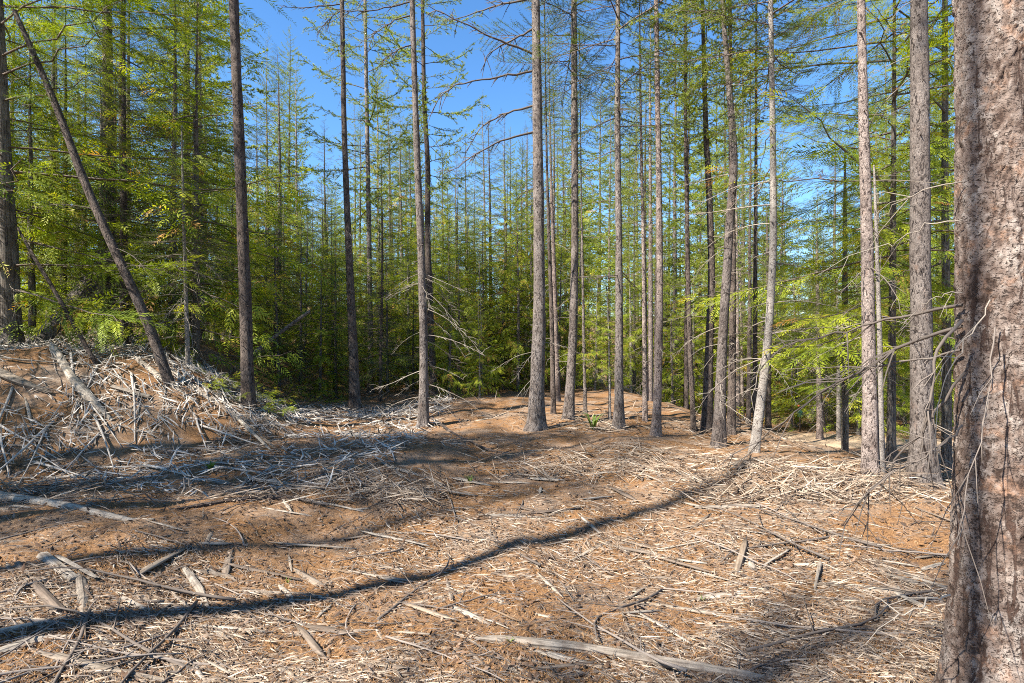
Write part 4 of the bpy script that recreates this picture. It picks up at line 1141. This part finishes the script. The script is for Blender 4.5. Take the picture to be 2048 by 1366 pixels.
log('fallen_branch', 'long split pole in the centre of the foreground above the grey cracked log', 'branch', [(1095, 1250, 8), (1180, 1275, 12), (1260, 1318, 8)], seed=31)
log('fallen_branch', 'forked grey stick standing out right of the centre foreground', 'branch', [(1640, 1132, 8), (1630, 1185, 6)], seed=32, lift=2)

# leaning dead poles on the bank and broken snag
def leaning(name, label, cat, pts, Y0, Y1, mat, seed, k=10, splinter=False):
    P = np.array([[*pix(u, v, Y0 + (Y1 - Y0) * i / (len(pts) - 1)), w / FPX * Y0 * .5] for i, (u, v, w) in enumerate(pts)])
    d0 = norm(P[0, :3] - P[1, :3])
    for _ in range(60):
        if P[0, 2] < float(H(P[0, 0], P[0, 1])) - .05: break
        P[0, :3] += d0 * .04
    return log_world(name, label, cat, P, mat, k, seed, .08, 1.0, splinter, 0)
leaning('broken_snag', 'thick grey cedar log with splintered top leaning right behind the bank', 'log', [(130, 625, 30), (160, 590, 30), (200, 540, 28), (225, 512, 18)], 11.6, 12.6, 'bark_cedar', 61, 12, True)
leaning('dead_pole', 'thin dark pole leaning left over the debris bank', 'log', [(172, 692, 8), (120, 600, 8), (60, 500, 6), (35, 455, 4)], 9.6, 10.4, 'bark_brown', 62)
leaning('dead_pole', 'slanting dead pole behind the tall dark trunk at left', 'log', [(440, 762, 8), (500, 712, 9), (560, 665, 8), (620, 622, 6)], 13.4, 14.6, 'bark_grey', 63)
for s, pts in enumerate([[(200, 545, 8), (240, 500, 6), (275, 470, 3)], [(212, 552, 8), (255, 505, 6), (292, 482, 3)]]):
    pass

# ------------------------------------------------------------------ countable slivers and sticks
SL = [sliver_mesh('wood_sliver', L, w, t, 700 + i, MAT['wood']) for i, (L, w, t) in enumerate(
    [(.30, .035, .012), (.42, .03, .012), (.22, .045, .014), (.55, .032, .016), (.36, .022, .012), (.48, .05, .014), (.28, .028, .010), (.65, .028, .016), (.18, .035, .012), (.40, .018, .010), (.52, .04, .02), (.33, .055, .012)])]
SLL = [.30, .42, .22, .55, .36, .48, .28, .65, .18, .40, .52, .33]
SPOTS = [(150, 760, 'on the shaded debris bank at far left'), (420, 850, 'below the leaning trunk on the bank'), (200, 900, 'at the foot of the bank at far left'), (700, 880, 'in the shaded hollow left of the centre'),
         (1000, 900, 'in the dappled middle ground'), (1350, 930, 'before the kinked grey trunk'), (1650, 960, 'on the rise before the pinkish trunk'), (150, 1030, 'beside the bleached log at left'),
         (500, 1030, 'by the rotten log in the left foreground'), (800, 1060, 'in the sunny middle of the foreground'), (1150, 1080, 'right of the middle, above the long shadow'), (1450, 1150, 'in the right foreground along the shadow'),
         (1750, 1120, 'left of the huge right-edge trunk'), (100, 1180, 'in the chunk pile at left'), (400, 1180, 'around the pointed grey plank'), (650, 1200, 'along the long trunk shadow'), (200, 1330, 'in the bottom left corner'),
         (500, 1320, 'near the bottom edge at left'), (850, 1300, 'near the bottom edge in the middle'), (1200, 1280, 'beside the grey cracked log'), (1600, 1300, 'near the curved scaly branch')]
def zone_label(what, u, v):
    return what + ' ' + min(SPOTS, key=lambda m: (m[0] - u) ** 2 + (2.0 * (m[1] - v)) ** 2)[2]
cnt = 0
big_xy = (2.26, 2.62)
while cnt < 290:
    u, v = rng.uniform(-40, 1960), 800 + 566 * rng.random() ** 0.8
    g = hit(u, v)
    if math.hypot(g[0] - big_xy[0], g[1] - big_xy[1]) < .5 or g[1] > 13: continue
    bank = g[1] > 6.3 and g[0] < -1.5
    i = int(rng.integers(12))
    o = link('wood_sliver', SL[i])
    yaw = rng.normal(-0.45, .45) + (PI if rng.random() < .5 else 0) if rng.random() < .75 else rng.uniform(0, 6.28)
    s = rng.uniform(.4, 1.25) * (1.0 if g[1] < 4 else 1.25)
    o.scale = (s, s, s)
    lay(o, g[0], g[1], yaw, lift=rng.uniform(-.003, .012), roll=rng.normal(0, .25), half=SLL[i] * s * .45)
    lb = zone_label('grey wood splinter' if bank else 'weathered wood splinter', u, v)
    tag(o, lb, 'wood splinter', lb)
    cnt += 1

def stick_mesh(seed, L, r0):
    r = np.random.default_rng(seed); b = Bag()
    n = 9; x = np.linspace(-L / 2, L / 2, n); y = L * (r.normal(0, .12) * (x / L * 2) ** 2 + r.normal(0, .05) * np.sin(x / L * 6 + r.uniform(0, 6))); z = np.abs(np.cumsum(r.normal(0, .006 * L, n)))
    P = np.stack([x, y - y.mean(), z], 1); v = r.random()
    b.add(*tube(P, np.linspace(r0, r0 * .4, n), 5, True), 0, v)
    for k in range(3):
        i = int(r.integers(2, n - 1)); l = L * r.uniform(.1, .3); d = norm([.7, r.choice([-1, 1]) * .7, r.uniform(0, .3)])
        b.add(*tube(np.stack([P[i], P[i] + d * l]), [r0 * .5, r0 * .2], 3), 0, v)
    return b.mesh('fallen_stick', [MAT['stick']], [0])
ST = [(stick_mesh(800 + i, L, r), L) for i, (L, r) in enumerate([(.7, .008), (1.1, .010), (.5, .006), (.9, .007), (1.4, .012), (.6, .009)])]
for k in range(80):
    u, v = rng.uniform(-40, 1900), 800 + 566 * rng.random() ** 0.8
    g = hit(u, v)
    if math.hypot(g[0] - big_xy[0], g[1] - big_xy[1]) < .5 or g[1] > 13: continue
    me, L = ST[int(rng.integers(6))]
    o = link('fallen_stick', me)
    lay(o, g[0], g[1], rng.uniform(0, 6.28), .008, 0, L * .4)
    lb = zone_label('thin dark fallen stick', u, v); tag(o, lb, 'stick', lb)

POLE = []
for i in range(5):
    r = np.random.default_rng(850 + i); b = Bag(); L = [1.3, 1.7, 2.2, 1.5, 1.9][i]; n = 10
    x = np.linspace(-L / 2, L / 2, n); P = np.stack([x, L * r.normal(0, .010) * np.sin(x / L * 4 + i), np.abs(r.normal(0, .003, n))], 1)
    b.add(*tube(P, np.linspace(.026, .009, n) * r.uniform(.5, 1.1), 6, True), 0, r.uniform(.4, .8))
    for k in range(4):
        q = int(r.integers(3, n)); d = norm([.8, r.choice([-1, 1]) * .6, r.uniform(0, .35)])
        b.add(*tube(np.stack([P[q], P[q] + d * L * r.uniform(.06, .16)]), [.008, .003], 4), 0, .6)
    POLE.append((b.mesh('bank_pole', [MAT['bank']]), L))
for k in range(46):
    u, v = rng.uniform(-20, 640), rng.uniform(715, 960)
    if v < 720 + max(0, u - 330) * .7: continue
    g = hit(u, v)
    if g[1] > 13: continue
    me, L = POLE[int(rng.integers(5))]
    o = link('bank_pole', me); sc = rng.uniform(.55, 1.0); o.scale = (sc, sc, sc)
    lay(o, g[0], g[1], rng.normal(-.75, .35), .02, 0, L * sc * .45)
    lb = zone_label('grey stripped pole', u, v); tag(o, lb, 'pole', lb)

# ------------------------------------------------------------------ uncountable litter
def scatter_uv(n, vmin, power, ymax, vmax=1420):
    u = rng.uniform(-80, 2130, n); v = vmin + (vmax - vmin) * rng.random(n) ** power
    Y = np.full(n, CAMZ * FPX) / (v - CV); X = (u - CU) / FPX * Y
    for _ in range(14):            # settle onto the uneven ground
        Yn = np.clip((CAMZ - H(X, Y)) * FPX / (v - CV), .8, 40); Y = .5 * Y + .5 * Yn; X = (u - CU) / FPX * Y
    ok = (Y < ymax) & (Y > 1.0) & (np.abs((CAMZ - H(X, Y)) * FPX / Y + CV - v) < 12)
    return X[ok], Y[ok]

def litter(name, X, Y, Lr, wr, thick, ang_mu, ang_sd, mat, label, cat, lift=.006, tilt=.12, wedge=True, vmean=.5, vsd=.25):
    n = len(X)
    yaw = np.where(rng.random(n) < .75, rng.normal(ang_mu, ang_sd, n), rng.uniform(0, 6.28, n))
    L = (Lr[0] + (Lr[1] - Lr[0]) * rng.random(n) ** 2.0) * (0.7 + 0.06 * Y.clip(0, 14)); w = rng.uniform(*wr, n) * (0.7 + 0.07 * Y.clip(0, 14))
    c, s = np.cos(yaw), np.sin(yaw)
    za = H(X - c * L * .4, Y - s * L * .4); zb = H(X + c * L * .4, Y + s * L * .4); zc = np.maximum(H(X, Y), (za + zb) / 2)
    pit = np.arctan2(zb - za, .8 * L) + rng.normal(0, tilt, n)
    D = np.stack([c * np.cos(pit), s * np.cos(pit), np.sin(pit)], 1); S = np.stack([-s, c, rng.normal(0, .3, n)], 1)
    S /= np.linalg.norm(S, axis=1, keepdims=True); U = np.cross(D, S)
    O = np.stack([X, Y, zc + lift + np.abs(rng.normal(0, lift, n)) + np.abs(np.sin(pit - np.arctan2(zb - za, .8 * L))) * L * .3], 1)
    va = np.clip(rng.normal(vmean, vsd, n), 0, 1)
    if wedge:
        h = thick * rng.uniform(.6, 1.4, n)
        bend = rng.normal(0, .08, n)
        A = O - D * (L / 2)[:, None]; B = O + D * (L / 2)[:, None] + S * (bend * L)[:, None]
        Mi = O + U * h[:, None]
        V = np.stack([A, B, O + S * (w / 2)[:, None] - U * (h * .5)[:, None], O - S * (w / 2)[:, None] - U * (h * .5)[:, None], Mi + D * (L * .12)[:, None] + S * (w * .1)[:, None]], 1).reshape(-1, 3)
        i = np.arange(n) * 5
        T = np.concatenate([np.stack([i + p, i + q, i + r_], 1) for p, q, r_ in ((0, 4, 2), (2, 4, 1), (1, 4, 3), (3, 4, 0))])
        C = np.repeat(va, 5)
    else:
        V = np.stack([O - D * (L / 2)[:, None], O + S * (w / 2)[:, None], O + D * (L / 2)[:, None]], 1).reshape(-1, 3)
        T = np.arange(n * 3).reshape(-1, 3); C = np.repeat(va, 3)
    o = link(name, make_mesh(name, V, T, [MAT[mat]], C=C))
    tag(o, label, cat, kind='stuff')

X, Y = scatter_uv(135000, 830, .75, 9.0)
litter('needle_litter', X, Y, (.03, .075), (.003, .006), 0, 0, 3, 'litter', 'orange brown fallen needles carpeting the forest floor', 'needles', .004, .35, False)
X, Y = scatter_uv(46000, 770, .85, 18.0)
keep = (vnoise(X / .9, Y / .9, 77) + .6 * vnoise(X / .3, Y / .3, 78) + .5 + .35 * (rng.random(len(X)) - .5)) > .50
litter('wood_shreds', X[keep], Y[keep], (.03, .22), (.002, .009), .004, -.4, .6, 'shred', 'shredded grey and tan wood scattered over the needle litter', 'wood debris', vmean=.45, vsd=.28)
X, Y = scatter_uv(20000, 765, 1.0, 20.0, 1010)
keep = (Y > 5.5) & ((vnoise(X / 1.3, Y / 1.3, 79) + .5 + .4 * (rng.random(len(X)) - .5)) > .56)
litter('stick_litter', X[keep], Y[keep], (.06, .6), (.003, .011), .006, -.2, .8, 'shred', 'grey sticks and bark strewn round the tree feet in the middle ground', 'wood debris', .015, .22, vmean=.4, vsd=.3)
X, Y = scatter_uv(11000, 770, .85, 14.0)
litter('twig_litter', X, Y, (.04, .22), (.002, .005), .003, -.3, .9, 'stick', 'small dark twigs strewn over the forest floor', 'twigs', .008, .2, vmean=.5)
n = 17000
X = rng.uniform(-12, -1.5, n); Y = rng.uniform(6.2, 14.5, n)
keep = ((H(X, Y) > .15) | (rng.random(n) < .5)) & (vnoise(X / .8, Y / .8, 91) + .5 * vnoise(X / .3, Y / .3, 92) + .5 * rng.random(n) > .08)
litter('bank_debris', X[keep], Y[keep], (.08, .45), (.005, .022), .008, -.7, .7, 'bank', 'heaped grey wood debris covering the bank at left', 'wood debris', .02, .25, vmean=.6)

MAT['flake'] = var_mat('bark_flakes', [(0.0, (0.035, 0.024, 0.018)), (0.6, (0.12, 0.07, 0.042)), (1.0, (0.26, 0.19, 0.14))])
X, Y = scatter_uv(9000, 800, .85, 12.0)
litter('bark_flakes', X, Y, (.025, .09), (.012, .034), .006, 0, 3, 'flake', 'dark bark flakes and rotten chips mixed into the needle litter', 'bark flakes', .006, .3, vmean=.4, vsd=.3)

# ------------------------------------------------------------------ small green plants
def tuft(label, u, v, h, n, seed, cat='plant', name='seedling'):
    r = np.random.default_rng(seed); g = hit(u, v)
    b = Bag()
    for k in range(n):
        az = r.uniform(0, 6.28); l = h * r.uniform(.6, 1.1); d = np.array([math.cos(az), math.sin(az), 0]); w = np.array([-d[1], d[0], 0]) * h * .05
        p0 = d * h * .04; p1 = d * l * .35 + UP * l * .7; p2 = d * l * .75 + UP * l * .8
        V = np.array([p0 - w, p0 + w, p1 + w, p1 - w, p2])
        b.add(V, [[0, 1, 2], [0, 2, 3], [3, 2, 4]], 0, r.uniform(.2, .9))
    o = link(name, b.mesh(name, [MAT['grass']])); o.location = g
    tag(o, label, cat)
tuft('small bright grass tuft at the edge of the shade, left', 421, 944, .16, 26, 1, 'grass', 'grass_tuft')
tuft('tiny green seedling below the shaded bank, centre', 940, 968, .12, 14, 2)
tuft('tiny green shoot near the bottom edge, right of the middle', 1020, 1290, .05, 10, 3)
tuft('small green sprout at the foot of the thickest middle trunk', 1186, 860, .35, 20, 4)
tuft('tiny green leaves in the right foreground', 1405, 1205, .05, 8, 5)
tuft('tiny green leaves among needles at the left', 575, 1168, .05, 8, 6)
for k, (u, v) in enumerate([(535, 825), (560, 800), (590, 815), (470, 800), (620, 790), (440, 775), (650, 805), (515, 800)]):
    g = hit(u, v); sc = rng.uniform(.5, .9)
    o = link('low_shrub', None) if False else None
    root = empty('low_shrub', g)
    b = Bag()
    for q in range(9):
        place_branch(b, PROTO['cedar_far'][0][int(rng.integers(4))], sc * rng.uniform(.25, .5), rng.uniform(0, 6.28), rng.uniform(.3, 1.1), 0, np.zeros(3))
    V, T, M, C = b.arr()
    link('foliage', make_mesh('shrub_foliage', V, T, [MAT['cedar'], MAT['twig']], M, C), root)
    tag(root, 'low yellow-green shrub at the foot of the tall dark trunk at left', 'shrub', 'low shrubs by the tall dark trunk')
